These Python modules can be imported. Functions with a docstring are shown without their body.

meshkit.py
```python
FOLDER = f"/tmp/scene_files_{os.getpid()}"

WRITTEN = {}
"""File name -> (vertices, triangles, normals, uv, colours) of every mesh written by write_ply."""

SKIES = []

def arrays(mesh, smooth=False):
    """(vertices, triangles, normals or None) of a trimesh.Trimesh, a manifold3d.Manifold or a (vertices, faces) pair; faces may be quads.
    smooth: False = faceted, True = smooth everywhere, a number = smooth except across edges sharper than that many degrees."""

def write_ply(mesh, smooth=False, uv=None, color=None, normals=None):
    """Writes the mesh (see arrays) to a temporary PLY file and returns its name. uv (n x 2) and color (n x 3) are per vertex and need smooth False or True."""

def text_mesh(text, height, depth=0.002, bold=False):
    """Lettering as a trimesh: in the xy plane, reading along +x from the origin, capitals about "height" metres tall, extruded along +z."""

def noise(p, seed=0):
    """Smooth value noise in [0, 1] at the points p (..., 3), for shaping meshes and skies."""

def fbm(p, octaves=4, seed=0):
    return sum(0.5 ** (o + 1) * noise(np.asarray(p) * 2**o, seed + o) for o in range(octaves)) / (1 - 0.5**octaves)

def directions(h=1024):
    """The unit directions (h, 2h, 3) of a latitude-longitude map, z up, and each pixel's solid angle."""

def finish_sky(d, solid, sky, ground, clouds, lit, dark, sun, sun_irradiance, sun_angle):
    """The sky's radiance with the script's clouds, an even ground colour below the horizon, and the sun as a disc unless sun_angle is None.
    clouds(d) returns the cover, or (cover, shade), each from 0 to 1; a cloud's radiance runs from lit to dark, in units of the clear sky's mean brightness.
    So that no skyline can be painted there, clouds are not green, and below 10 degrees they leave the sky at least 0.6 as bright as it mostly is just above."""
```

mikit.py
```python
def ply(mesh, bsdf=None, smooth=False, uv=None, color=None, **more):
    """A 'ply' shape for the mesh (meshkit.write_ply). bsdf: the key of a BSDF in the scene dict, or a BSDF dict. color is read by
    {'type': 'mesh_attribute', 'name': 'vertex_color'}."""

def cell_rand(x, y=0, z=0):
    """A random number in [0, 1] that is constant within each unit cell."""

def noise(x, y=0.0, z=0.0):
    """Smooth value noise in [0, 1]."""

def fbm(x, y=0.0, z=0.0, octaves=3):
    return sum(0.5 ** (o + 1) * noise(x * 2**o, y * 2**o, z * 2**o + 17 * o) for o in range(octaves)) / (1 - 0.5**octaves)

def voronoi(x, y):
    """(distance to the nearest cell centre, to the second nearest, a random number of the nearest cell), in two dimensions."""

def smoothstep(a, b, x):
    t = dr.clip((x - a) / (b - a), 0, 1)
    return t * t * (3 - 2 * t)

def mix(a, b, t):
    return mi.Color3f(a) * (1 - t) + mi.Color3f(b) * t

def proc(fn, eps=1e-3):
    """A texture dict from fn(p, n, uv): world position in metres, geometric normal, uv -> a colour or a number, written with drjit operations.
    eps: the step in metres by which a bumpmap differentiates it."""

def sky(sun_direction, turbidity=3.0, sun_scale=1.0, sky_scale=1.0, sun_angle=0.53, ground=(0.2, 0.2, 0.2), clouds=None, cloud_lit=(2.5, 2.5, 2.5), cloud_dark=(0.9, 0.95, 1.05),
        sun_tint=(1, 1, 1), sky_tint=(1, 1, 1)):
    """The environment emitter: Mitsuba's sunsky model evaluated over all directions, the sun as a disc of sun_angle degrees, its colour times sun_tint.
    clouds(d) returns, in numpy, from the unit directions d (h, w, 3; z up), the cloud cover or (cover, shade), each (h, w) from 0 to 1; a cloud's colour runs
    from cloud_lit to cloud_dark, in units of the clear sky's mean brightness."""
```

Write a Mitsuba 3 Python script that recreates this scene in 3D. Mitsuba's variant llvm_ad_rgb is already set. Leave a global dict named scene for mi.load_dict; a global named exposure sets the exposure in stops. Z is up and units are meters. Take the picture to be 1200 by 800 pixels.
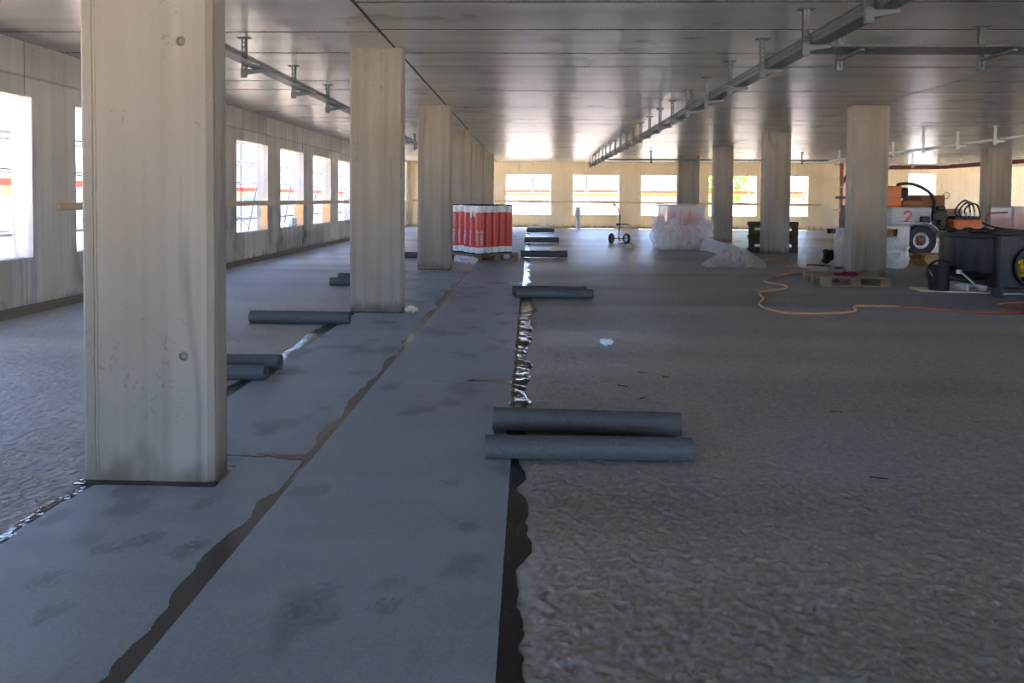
import math, random
import numpy as np, trimesh, drjit as dr, mitsuba as mi, mikit, meshkit
import manifold3d as m3
from shapely.geometry import Polygon, box as sbox
from shapely.ops import unary_union
from mikit import noise, fbm, voronoi, smoothstep, mix

random.seed(7); np.random.seed(7)
R = random.Random(11)
T = mi.ScalarTransform4f
scene, labels = {}, {}

# ------------------------------------------------------------------ camera, sky, sun, exposure
F, PX, PY, SL, HC = 760.0, 600.0, 253.5, 0.008, 1.3
_a = np.array([21 / F, (PY - 233) / F, 1.0]); _a /= np.linalg.norm(_a)
_b = np.array([1, -SL, 0.0]); _b[2] = -(_b[0] * _a[0] + _b[1] * _a[1]) / _a[2]; _b /= np.linalg.norm(_b)
_c = np.cross(_a, _b); _c = _c if _c[1] > 0 else -_c
_M = np.stack([_b, _a, _c], 1)                      # world -> (right, up, forward)
_tw = np.eye(4); _tw[:3, 0] = -_M[0]; _tw[:3, 1] = _M[1]; _tw[:3, 2] = _M[2]; _tw[:3, 3] = (0, 0, HC)
scene['camera'] = {'type': 'perspective', 'fov': math.degrees(2 * math.atan(600 / F)), 'fov_axis': 'x',
                   'to_world': T(_tw), 'near_clip': 0.05, 'far_clip': 800.0,
                   'principal_point_offset_x': 0.0, 'principal_point_offset_y': (400 - PY) / 800}
SUN = np.array([0.2, 0.62, 0.76])


def clouds(d):
    n = meshkit.fbm(d * np.array([3.0, 3.0, 6.0]) + 4.0, 5)
    return np.clip((n - 0.38) * 3.2, 0, 1) * 0.35, np.clip((n - 0.6) * 2, 0, 0.5)


scene['sky'] = mikit.sky(SUN, turbidity=3.2, clouds=clouds, cloud_lit=(1.4, 1.42, 1.48), cloud_dark=(1.0, 1.03, 1.1), ground=(0.3, 0.29, 0.27), sky_tint=(0.78, 0.94, 1.22))
exposure = 5.05

# ------------------------------------------------------------------ materials


def twosided(d): return {'type': 'twosided', 'bsdf': d}
def pr(col, rough=0.6, metal=0.0, spec=0.5, **k):
    c = col if isinstance(col, dict) else {'type': 'rgb', 'value': list(col)}
    d = {'type': 'principled', 'base_color': c, 'roughness': rough, 'metallic': metal, **k}
    if metal == 0: d['specular'] = spec
    return d
def mat(name, d, two=True): scene[name] = twosided(d) if two else d
def bump(d, fn, scale, eps=2e-3): return {'type': 'bumpmap', 'arbitrary': mikit.proc(fn, eps), 'scale': scale, 'bsdf': d}


def floor_col(p, n, uv):
    big = fbm(p.x * 0.35, p.y * 0.55, 3.0, 4)
    band = noise(p.x * 0.25, p.y * 2.2, 7.0)
    g = fbm(p.x * 60, p.y * 60, 1.0, 2)
    fine = 1 - smoothstep(6, 14, p.y)
    v = 0.80 + 0.45 * (big - 0.5) + 0.25 * (band - 0.5) + 0.30 * (g - 0.5) * fine
    sp = smoothstep(0.80, 0.9, noise(p.x * 23, p.y * 23, 5.0)) * 0.06
    return mix((0.312, 0.318, 0.312), (0.328, 0.312, 0.268), smoothstep(0.3, 0.75, fbm(p.x * 0.3 + 9, p.y * 0.3, 0.0, 3))) * (v * (1 - sp))
def floor_h(p, n, uv):
    a = fbm(p.x * 42 + 2 * noise(p.x * 9, p.y * 9), p.y * 50, 0.0, 2)
    b = noise(p.x * 110, p.y * 110, 3.0)
    return (a + 0.25 * b) * (1 - 0.97 * smoothstep(8.0, 15.0, p.y))
mat('m_floor', bump(pr(mikit.proc(floor_col), 0.40, spec=0.5), floor_h, 0.024, 3e-3))


def sheet_col(p, n, uv):
    big = fbm(p.x * 0.9, p.y * 0.9, 11.0, 4)
    g = noise(p.x * 160, p.y * 160, 2.0)
    st = noise(p.x * 1.3, p.y * 9.0, 4.0)
    sm = smoothstep(0.62, 0.75, fbm(p.x * 4.2, p.y * 3.6, 21.0, 3)) * 0.22
    v = 0.92 + 0.22 * (big - 0.5) + 0.14 * (g - 0.5) + 0.10 * (st - 0.5) - sm
    for (fx, fy, fr) in FOOT:
        q = dr.sqrt(dr.square((p.x - fx) / 0.05) + dr.square((p.y - fy) / fr))
        v = v - 0.17 * (1 - smoothstep(0.45, 1.2, q + 1.1 * (noise(p.x * 70, p.y * 55, 1.0) - 0.5)))
    return mix((0.236, 0.272, 0.296), (0.254, 0.276, 0.292), big) * v
FOOT = [(-1.37, 2.68, .06), (-1.22, 2.35, .05), (-1.42, 2.40, .05), (-1.47, 2.34, .06), (-1.25, 2.30, .06), (-1.55, 2.30, .04), (-1.62, 2.11, .06), (-1.48, 1.94, .06),
        (-0.70, 1.98, .05), (-0.65, 2.06, .06), (-0.45, 2.0, .04), (-1.44, 3.53, .07), (-1.30, 3.75, .05), (-1.25, 3.9, .05), (-0.35, 2.9, .05)]
mat('m_sheet', pr(mikit.proc(sheet_col), 0.55, spec=0.45))


def roll_col(p, n, uv):
    return mi.Color3f(0.080, 0.086, 0.083) * (0.85 + 0.3 * noise(p.x * 120, p.y * 120, p.z * 120) + 0.2 * (noise(p.x * 3, p.y * 8, p.z * 8) - 0.5))
mat('m_roll', pr(mikit.proc(roll_col), 0.62, spec=0.4))
mat('m_roll_core', pr((0.028, 0.029, 0.03), 0.6))


def bit_h(p, n, uv): return fbm(p.x * 30, p.y * 38, 5.0, 3)
mat('m_bitumen', bump(pr((0.014, 0.013, 0.012), 0.12, spec=0.8), bit_h, 0.004, 4e-3))
mat('m_lap', bump(pr((0.045, 0.040, 0.033), 0.22, spec=0.6), bit_h, 0.0015, 4e-3))


def conc(base, warm, streak=1.0):
    def f(p, n, uv):
        s = p.x + p.y
        big = fbm(s * 0.8, p.z * 0.9, p.x * 0.3, 4)
        st = noise(s * 14, p.z * 0.5, 3.0)
        st2 = noise(s * 45, p.z * 0.9, 8.0)
        pit = smoothstep(0.80, 0.86, noise(p.x * 75 + p.y * 75, p.z * 75, 2.0)) * 0.22 * smoothstep(0.5, 0.62, noise(s * 4, p.z * 3, 9.0)) * smoothstep(0.35, 0.6, noise(s * 17, p.z * 15, 6.0))
        ln = dr.abs(noise(s * 8.0 + 0.5 * noise(p.z * 1.1, 2.0) + 0.15 * noise(p.z * 6.0, 5.0), p.z * 0.2, 31.0) - 0.5)
        crack = (1 - smoothstep(0.0, 0.03, ln)) * smoothstep(0.5, 0.7, noise(s * 5.1, p.z * 0.9, 14.0)) * 0.20
        v = 0.98 + 0.30 * (big - 0.5) + streak * (0.20 * (st - 0.5) + 0.10 * (st2 - 0.5)) - pit - crack
        damp = 1 - smoothstep(0.0, 0.20, p.z + 0.20 * (fbm(s * 9, p.z * 6, 4.0, 3) - 0.35))
        c = mix(base, warm, smoothstep(0.35, 0.7, fbm(s * 2.2, p.z * 0.6, 17.0, 3))) * v
        return mix(c, c * mi.Color3f(0.42, 0.40, 0.33), damp)
    return f
mat('m_column', pr(mikit.proc(conc((0.315, 0.281, 0.228), (0.280, 0.236, 0.176), 1.15)), 0.7, spec=0.35))


def wall_col(p, n, uv):
    c = conc((0.55, 0.515, 0.455), (0.52, 0.475, 0.39))(p, n, uv)
    jy = (p.y + 8.2) / 1.085
    jf = dr.abs(jy - dr.floor(jy) - 0.004) * 1.085
    c = c * (0.90 + 0.18 * mikit.cell_rand(jy, 3.0, dr.floor(p.z / 2.6))) * (1 - 0.38 * (1 - smoothstep(0.004, 0.022, jf)) - 0.30 * (1 - smoothstep(0.003, 0.02, dr.abs(p.z - 2.603))))
    wy = (p.y - 12.16) / 2.17 - dr.floor((p.y - 12.16) / 2.17)      # damp runs below the window jambs
    j = dr.minimum(dr.abs(wy - 0.72), dr.minimum(dr.abs(wy - 0.97), dr.abs(wy + 0.03)))
    k = (1 - smoothstep(0.03, 0.10, j + 0.10 * (noise(p.y * 7, p.z * 5) - 0.5))) * (1 - smoothstep(1.0, 1.2, p.z)) * smoothstep(0.05, 0.4, p.z) * smoothstep(0.3, 0.6, noise(p.y * 1.1, 5.0, 0.0))
    low = (1 - smoothstep(0.3, 0.62, p.z + 0.3 * (noise(p.y * 2, p.z * 2, 6.0) - 0.5))) * smoothstep(0.4, 0.65, noise(p.y * 0.9, 2.0, 0.0)) * 0.35
    return c * (1 - 0.42 * k - low)
mat('m_wall', pr(mikit.proc(wall_col), 0.75, spec=0.3))
mat('m_farwall', pr(mikit.proc(conc((0.86, 0.73, 0.50), (0.84, 0.69, 0.44), 0.3)), 0.75, spec=0.3))


def ceil_col(p, n, uv):
    big = fbm(p.x * 0.5, p.y * 0.8, 1.0, 3)
    bd = noise(p.x * 0.35, p.y * 6.0, 3.0)
    st = smoothstep(0.68, 0.8, fbm(p.x * 1.7, p.y * 2.3, 5.0, 4)) * 0.25
    return mi.Color3f(0.385, 0.382, 0.352) * (0.9 + 0.3 * (big - 0.5) + 0.16 * (bd - 0.5) - st)
def ceil_h(p, n, uv): return noise(p.x * 0.8, p.y * 5.0, 1.0) + 0.4 * noise(p.x * 2.5, p.y * 14.0, 4.0)
mat('m_ceiling', bump(pr(mikit.proc(ceil_col), 0.30, spec=0.35), ceil_h, 0.0018, 1e-2))
mat('m_joint_shade', pr((0.075, 0.07, 0.06), 0.9, spec=0.2))
mat('m_plug', pr((0.20, 0.175, 0.13), 0.8, spec=0.2))
mat('m_fillet', pr((0.17, 0.155, 0.12), 0.9, spec=0.2))
mat('m_galv', pr((0.115, 0.13, 0.132), 0.40, metal=0.7))
mat('m_tube', pr((0.22, 0.25, 0.28), 0.5, metal=0.4))
mat('m_galv_light', pr((0.58, 0.59, 0.58), 0.45, metal=0.3))


def wood(c0, c1):
    def f(p, n, uv):
        g = fbm(p.x * 9 + noise(p.y * 3, p.z * 3), p.y * 9, p.z * 60, 3)
        return mix(c0, c1, g) * (0.85 + 0.3 * noise(p.x * 3, p.y * 3, p.z * 30))
    return mikit.proc(f)
mat('m_timber', pr(wood((0.50, 0.36, 0.22), (0.64, 0.50, 0.34)), 0.7, spec=0.3))
mat('m_pallet', pr(wood((0.17, 0.120, 0.07), (0.27, 0.20, 0.125)), 0.75, spec=0.25))
mat('m_pallet_dark', pr(wood((0.060, 0.045, 0.030), (0.10, 0.075, 0.05)), 0.8, spec=0.2))
mat('m_plank', pr(wood((0.36, 0.20, 0.07), (0.50, 0.31, 0.13)), 0.7, spec=0.3))
mat('m_board_bounce', pr((0.66, 0.36, 0.16), 0.6))  # orange guard boards, and the painted bounce light on the window jambs
mat('m_red', pr((0.58, 0.055, 0.035), 0.35))
mat('m_redband', pr((0.62, 0.07, 0.05), 0.5))
mat('m_pale_red', pr((0.70, 0.16, 0.13), 0.6))
mat('m_pale_orange', pr((0.74, 0.36, 0.14), 0.6))
mat('m_white', pr((0.74, 0.73, 0.72), 0.4))
mat('m_paper', pr((0.82, 0.82, 0.80), 0.6))
mat('m_yellow', pr((0.72, 0.44, 0.02), 0.55))
mat('m_cream', pr((0.68, 0.60, 0.40), 0.6))
mat('m_orange', pr(wood((0.62, 0.13, 0.02), (0.70, 0.19, 0.03)), 0.45))
mat('m_rust', pr(wood((0.24, 0.085, 0.03), (0.36, 0.14, 0.05)), 0.7))
mat('m_steel', pr((0.50, 0.50, 0.49), 0.4, metal=0.35))
mat('m_greypanel', pr(wood((0.42, 0.42, 0.40), (0.56, 0.56, 0.54)), 0.5))
def tar_col(p, n, uv): return mi.Color3f(0.017, 0.0155, 0.0125) * (0.5 + 2.0 * dr.square(fbm(p.x * 14, p.y * 14, p.z * 1.2, 3)))
mat('m_tar', pr(mikit.proc(tar_col), 0.36, spec=0.32))
mat('m_black', pr((0.014, 0.014, 0.014), 0.45, spec=0.3))
mat('m_rubber', pr((0.03, 0.03, 0.03), 0.75))
mat('m_pipe', pr((0.24, 0.055, 0.03), 0.45))
mat('m_hose_tan', pr(wood((0.42, 0.22, 0.11), (0.50, 0.30, 0.16)), 0.55))
mat('m_hose_red', pr((0.34, 0.10, 0.055), 0.5))
mat('m_purple', pr((0.10, 0.010, 0.030), 0.8, spec=0.2))
mat('m_cardboard', pr((0.34, 0.20, 0.09), 0.8))
mat('m_ground', pr((0.55, 0.53, 0.49), 0.9, spec=0.1))
mat('m_facade', pr((0.72, 0.66, 0.52), 0.85, spec=0.1))
mat('m_facade_pane', pr((0.16, 0.22, 0.22), 0.2))
mat('m_roof', pr((0.30, 0.14, 0.10), 0.8))
mat('m_bark', pr((0.16, 0.12, 0.08), 0.9))
scene['m_leaf'] = {'type': 'principledthin', 'base_color': {'type': 'rgb', 'value': [0.20, 0.34, 0.05]}, 'roughness': 0.6, 'diff_trans': 1.0}
scene['m_film'] = {'type': 'blendbsdf', 'weight': 0.45, 'a': {'type': 'thindielectric', 'int_ior': 1.45},
                   'b': {'type': 'principledthin', 'base_color': {'type': 'rgb', 'value': [.93, .92, .90]}, 'roughness': 0.25, 'diff_trans': 0.7}}
scene['m_film_thick'] = {'type': 'blendbsdf', 'weight': 0.62, 'a': {'type': 'thindielectric', 'int_ior': 1.45},
                         'b': {'type': 'principledthin', 'base_color': {'type': 'rgb', 'value': [.94, .94, .93]}, 'roughness': 0.15, 'diff_trans': 0.9}}

# ------------------------------------------------------------------ helpers
_used = set()


def numbered(k):
    if k not in _used:
        _used.add(k); return k
    i = 1
    while f'{k}_{i:03d}' in _used: i += 1
    k = f'{k}_{i:03d}'; _used.add(k); return k


def tm(m):
    return m if isinstance(m, trimesh.Trimesh) else trimesh.Trimesh(np.asarray(m.to_mesh().vert_properties)[:, :3], m.to_mesh().tri_verts, process=False)


def cat(ms): return trimesh.util.concatenate([tm(m) for m in ms])


def thing(name, label, category, group=None):
    k = numbered(name); labels[k] = {'label': label, 'category': category}
    if group: labels[k]['group'] = group
    return k


def put(key, mesh, m, smooth=False, world=None):
    scene[key] = mikit.ply(mesh, m, smooth=smooth)
    if world is not None: scene[key]['to_world'] = T(np.asarray(world, float))
    return key


def part(parent, name, mesh, m, smooth=False, label=None, world=None, kind=None):
    k = numbered(parent + '__' + name); put(k, mesh, m, smooth, world)
    d = {}
    if label: d['label'] = label
    if kind: d['kind'] = kind
    if d: labels[k] = d
    return k


def share(parent, name, entry, world=None, label=None):
    k = numbered(parent + '__' + name); scene[k] = dict(entry)
    if world is not None: scene[k]['to_world'] = T(np.asarray(world, float))
    if label: labels[k] = {'label': label}
    return k


def one(name, mesh, m, label, category, smooth=False, group=None, kind=None):
    k = numbered(name); put(k, mesh, m, smooth)
    labels[k] = {'label': label, 'category': category}
    if group: labels[k]['group'] = group
    if kind: labels[k]['kind'] = kind
    return k


def struct(name, mesh, m, label, smooth=False):
    k = numbered(name); put(k, mesh, m, smooth); labels[k] = {'label': label, 'kind': 'structure'}; return k


def bx(x0, x1, y0, y1, z0, z1, c=0.0):
    """A box, its edges chamfered by c."""
    if c <= 0:
        b = trimesh.creation.box((x1 - x0, y1 - y0, z1 - z0)); b.apply_translation(((x0 + x1) / 2, (y0 + y1) / 2, (z0 + z1) / 2)); return b
    pts = []
    lo, hi = np.array([x0, y0, z0]), np.array([x1, y1, z1])
    for s in np.ndindex(2, 2, 2):
        p = np.where(np.array(s) == 1, hi - c, lo + c)
        for a in range(3):
            q = p.copy(); q[a] = (hi if s[a] else lo)[a]; pts.append(q)
    return trimesh.convex.convex_hull(np.array(pts))


def tube(pts, r, n=8, closed=False):
    p = np.asarray(pts, float)
    t = np.gradient(p, axis=0); t /= np.linalg.norm(t, axis=1, keepdims=True) + 1e-12
    a = np.cross(t[0], [0, 0, 1.0]);
    if np.linalg.norm(a) < 1e-3: a = np.array([1.0, 0, 0])
    rings = []
    for i in range(len(p)):
        a = a - t[i] * (a @ t[i]); a /= np.linalg.norm(a); b = np.cross(t[i], a)
        th = np.arange(n) * 2 * np.pi / n
        rr = r if np.isscalar(r) else r[i]
        rings.append(p[i] + rr * (np.cos(th)[:, None] * a + np.sin(th)[:, None] * b))
    v = np.vstack(rings + [p[:1], p[-1:]]); f = []
    N = len(p)
    for i in range(N - 1):
        for j in range(n):
            k = (j + 1) % n
            f += [[i * n + j, i * n + k, (i + 1) * n + k], [i * n + j, (i + 1) * n + k, (i + 1) * n + j]]
    for j in range(n):
        k = (j + 1) % n
        f += [[N * n, k, j], [N * n + 1, (N - 1) * n + j, (N - 1) * n + k]]
    m = trimesh.Trimesh(v, f, process=False); m.fix_normals(); return m


def spline(pts, n=6):
    from scipy.interpolate import CubicSpline
    p = np.asarray(pts, float); s = np.r_[0, np.cumsum(np.linalg.norm(np.diff(p, axis=0), axis=1))]
    return CubicSpline(s, p)(np.linspace(0, s[-1], n * (len(p) - 1) + 1))


def lathe(prof, n=32): 
    m = trimesh.creation.revolve(np.asarray(prof, float), sections=n); m.fix_normals(); return m


def cyl(p0, p1, r, n=16): return tube([p0, p1], r, n)


def rotz(deg, x=0, y=0, z=0):
    c, s = math.cos(math.radians(deg)), math.sin(math.radians(deg))
    return np.array([[c, -s, 0, x], [s, c, 0, y], [0, 0, 1, z], [0, 0, 0, 1.0]])


def moved(m, M): m = m.copy(); m.apply_transform(M); return m


def extr(poly, h):
    ms = [trimesh.creation.extrude_polygon(g, h, engine='earcut') for g in getattr(poly, 'geoms', [poly]) if g.area > 1e-7]
    return cat(ms)


def cut(solid, holes):
    def M(t): return m3.Manifold(m3.Mesh(np.asarray(t.vertices, np.float32), np.asarray(t.faces, np.uint32)))
    return tm(M(solid) - m3.Manifold.batch_boolean([M(h) for h in holes], m3.OpType.Add))


# ------------------------------------------------------------------ the shell
XL, XR, YB, YF, H = -5.55, 26.0, -9.0, 29.7, 2.98
JL, JR = -1.53, 5.95
struct('ground', bx(-160, 190, -160, 190, -0.5, -0.32), 'm_ground', 'pale flat ground outside around the building')
struct('floor', bx(XL - 0.24, XR + 0.24, YB - 0.24, 31.3, -0.3, 0.0), 'm_floor', 'rough dark grey concrete floor slab with a primer coat')


def relief(x0, x1, y0, y1, st, amp, seed):
    """A patch of the screed with its rough relief as geometry, fading out to the flat slab at its borders."""
    X, Y = np.meshgrid(np.arange(x0, x1, st), np.arange(y0, y1, st), indexing='ij')
    q = np.stack([X, Y, 0 * X], -1)
    w = q + .02 * (meshkit.fbm(q * 12, 2, seed)[..., None] - .5)
    h = meshkit.fbm(w * [46, 52, 1], 2, seed) * .8 + .35 * meshkit.noise(q * [85, 95, 1], seed + 4) + .5 * meshkit.noise(q * [7, 4, 1], seed + 9) * .6
    rg = np.random.default_rng(seed)
    for _ in range(12):                               # trowel drags
        ax, ay = rg.uniform(x0, x1), rg.uniform(y0, y1); th = rg.uniform(.6, 2.6); L = rg.uniform(.1, .5)
        u = (X - ax) * math.cos(th) + (Y - ay) * math.sin(th); v = -(X - ax) * math.sin(th) + (Y - ay) * math.cos(th) + .05 * u * u
        h += (.28 if x0 > -1 else .1) * np.exp(-(v / .012) ** 2) * np.clip((L - np.abs(u)) / .1, 0, 1)
    f = np.clip(np.minimum.reduce([(X - x0) * (4 if x0 > -1 else 1), (x1 - X) * (1 if x0 > -1 else 4), Y - y0, (y1 - Y) * .35]) / .35, 0, 1)
    Z = .0006 + amp * np.maximum(h - .25, 0) * f
    n0, n1 = X.shape; i, j = np.meshgrid(np.arange(n0 - 1), np.arange(n1 - 1), indexing='ij'); a = (i * n1 + j).ravel()
    return trimesh.Trimesh(np.stack([X, Y, Z], -1).reshape(-1, 3), np.vstack([np.c_[a, a + n1, a + n1 + 1], np.c_[a, a + n1 + 1, a + 1]]), process=False)


mat('m_screed', bump(pr(mikit.proc(floor_col), 0.42, spec=0.5), floor_h, 0.009, 3e-3))
mat('m_screed_left', bump(pr(mikit.proc(floor_col), 0.5, spec=0.45), floor_h, 0.008, 3e-3))
part('floor', 'rough_screed', relief(-.03, 4.6, 1.3, 6.4, .008, .0125, 2), 'm_screed', True)
part('floor', 'rough_screed', relief(-5.2, -1.97, 1.8, 7.0, .010, .0105, 5), 'm_screed_left', True)

WZ0, WZ1 = 0.61, 2.385
wl = [(12.13 + 2.17 * k, 12.13 + 2.17 * k + 1.475) for k in range(-9, 4)] + [(21.6, 24.4), (25.0, 29.0)]  # last two: full-height openings, widened to brighten the far wall
holes = [bx(XL - 1, XL + 1, a, b, WZ0 if i < 13 else 0.0, WZ1 if i < 13 else 2.9) for i, (a, b) in enumerate(wl)]
holes += [bx(XL - .004, XL + .1, y, y + .008, 0.02, 2.97) for y in np.arange(-8.2, 29, 1.085)] + [bx(XL - .003, XL + .1, -8.9, 29.6, 2.60, 2.606)]
struct('wall_left', cut(bx(XL - 0.24, XL, YB, YF + 0.24, -0.02, 3.2), holes), 'm_wall', 'grey cast concrete wall on the left with a row of open window holes')
struct('baseboard_left', trimesh.Trimesh(*(lambda m: (m.vertices, m.faces))(extr(Polygon([(0, 0), (0.10, 0), (0.02, 0.05), (0, 0.09)]), YF - YB)), process=False).apply_transform(
    np.array([[1, 0, 0, XL - .001], [0, 0, -1, YF], [0, 1, 0, 0], [0, 0, 0, 1.0]])), 'm_fillet', 'dark fillet along the foot of the left wall')
wf = [(-4.15, -2.1), (-1.10, .97), (1.97, 4.07), (5.06, 7.12), (8.11, 10.27), (10.95, 12.58)]
holes = [bx(a, b, YF - 1, YF + 1, WZ0 - .02, 2.41) for a, b in wf]
holes += [bx(x, x + .012, YF - .1, YF + .005, 0.02, 2.97) for x in (-1.75, 1.42, 1.6, 4.5, 4.7, 7.6, 13.0)] + [bx(XL, 13.6, YF - .1, YF + .004, 2.66, 2.668)]
struct('wall_far', cut(bx(XL, 13.7, YF, YF + 0.25, -0.02, 3.2), holes), 'm_farwall', 'warm cream concrete wall at the far end with wide open window holes')
struct('wall_far_recess', cut(bx(13.7, XR, 31.0, 31.24, -0.02, 3.2), [bx(17.78, 19.03, 30, 32, WZ0, 2.6)] + [bx(x, x + .012, 30.9, 31.005, .02, 2.97) for x in (16.1, 20.6, 23.5)]), 'm_farwall', 'set back cream concrete wall behind the machines with one open window')
struct('wall_far_return', bx(13.45, 13.7, YF + 0.25, 31.24, -0.02, 3.2), 'm_farwall', 'short return of the cream far wall')
holes = [bx(XR - 1, XR + 1, a, a + 1.5, WZ0, WZ1) for a in np.arange(-8, 20, 2.6)] + [bx(XR - 1, XR + 1, 21, 25, 0, 2.9), bx(XR - 1, XR + 1, 25.6, 30.4, 0, 2.9)]  # the two full-height openings are unseen, added to brighten the far end
struct('wall_right', cut(bx(XR, XR + 0.24, YB, 31.24, -0.02, 3.2), holes), 'm_farwall', 'concrete wall on the right with open window holes and full-height openings added for light')
holes = [bx(a, a + 2.9, YB - 1, YB + 1, 0.25, 2.75) for a in np.arange(-5.2, 24, 3.4)]
struct('wall_back', cut(bx(XL, XR, YB - 0.24, YB, -0.02, 3.2), holes), 'm_wall', 'concrete wall behind the viewpoint with large open window holes')

# ceiling: a slab coloured dark as joint shade, smooth precast planks under it
struct('ceiling', bx(XL - .24, XR + .24, YB - .24, 31.3, H + 0.007, H + 0.3), 'm_joint_shade', 'concrete ceiling slab of smooth grey precast planks')
bays = [(XL + .001, JL - .015, [-9, -7.2, -5.4, -3.6, -1.8, 0, 1.8, 3.1, 4.85, 6.59, 7.54, 9.32, 10.05, 11.82, 13.52, 14.28, 16.1, 17.85, 18.6, 20.4, 22.2, 23, 24.8, 26.5, 28.2, 29.69]),
        (JL + .015, JR - .010, [-9, -7.3, -5.5, -3.7, -1.9, -0.1, 1.9, 3.8, 5.6, 6.5, 7.54, 8.29, 10.17, 11.96, 13.79, 14.57, 16.35, 18.31, 18.98, 20.83, 22.67, 25.11, 26.9, 28.6, 29.69]),
        (JR + .010, XR - .001, [-9, -7.3, -5.5, -3.7, -1.9, -0.1, 1.7, 3.5, 5.5, 6.5, 8.28, 9.28, 10.2, 12.01, 14.0, 14.71, 16.7, 18.5, 19.3, 21.1, 23, 25.1, 26.9, 28.7, 30.98])]
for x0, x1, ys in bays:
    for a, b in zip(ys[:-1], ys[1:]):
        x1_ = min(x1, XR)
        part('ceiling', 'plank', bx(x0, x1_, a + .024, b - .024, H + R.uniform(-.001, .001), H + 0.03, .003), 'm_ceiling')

# ------------------------------------------------------------------ columns


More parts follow.
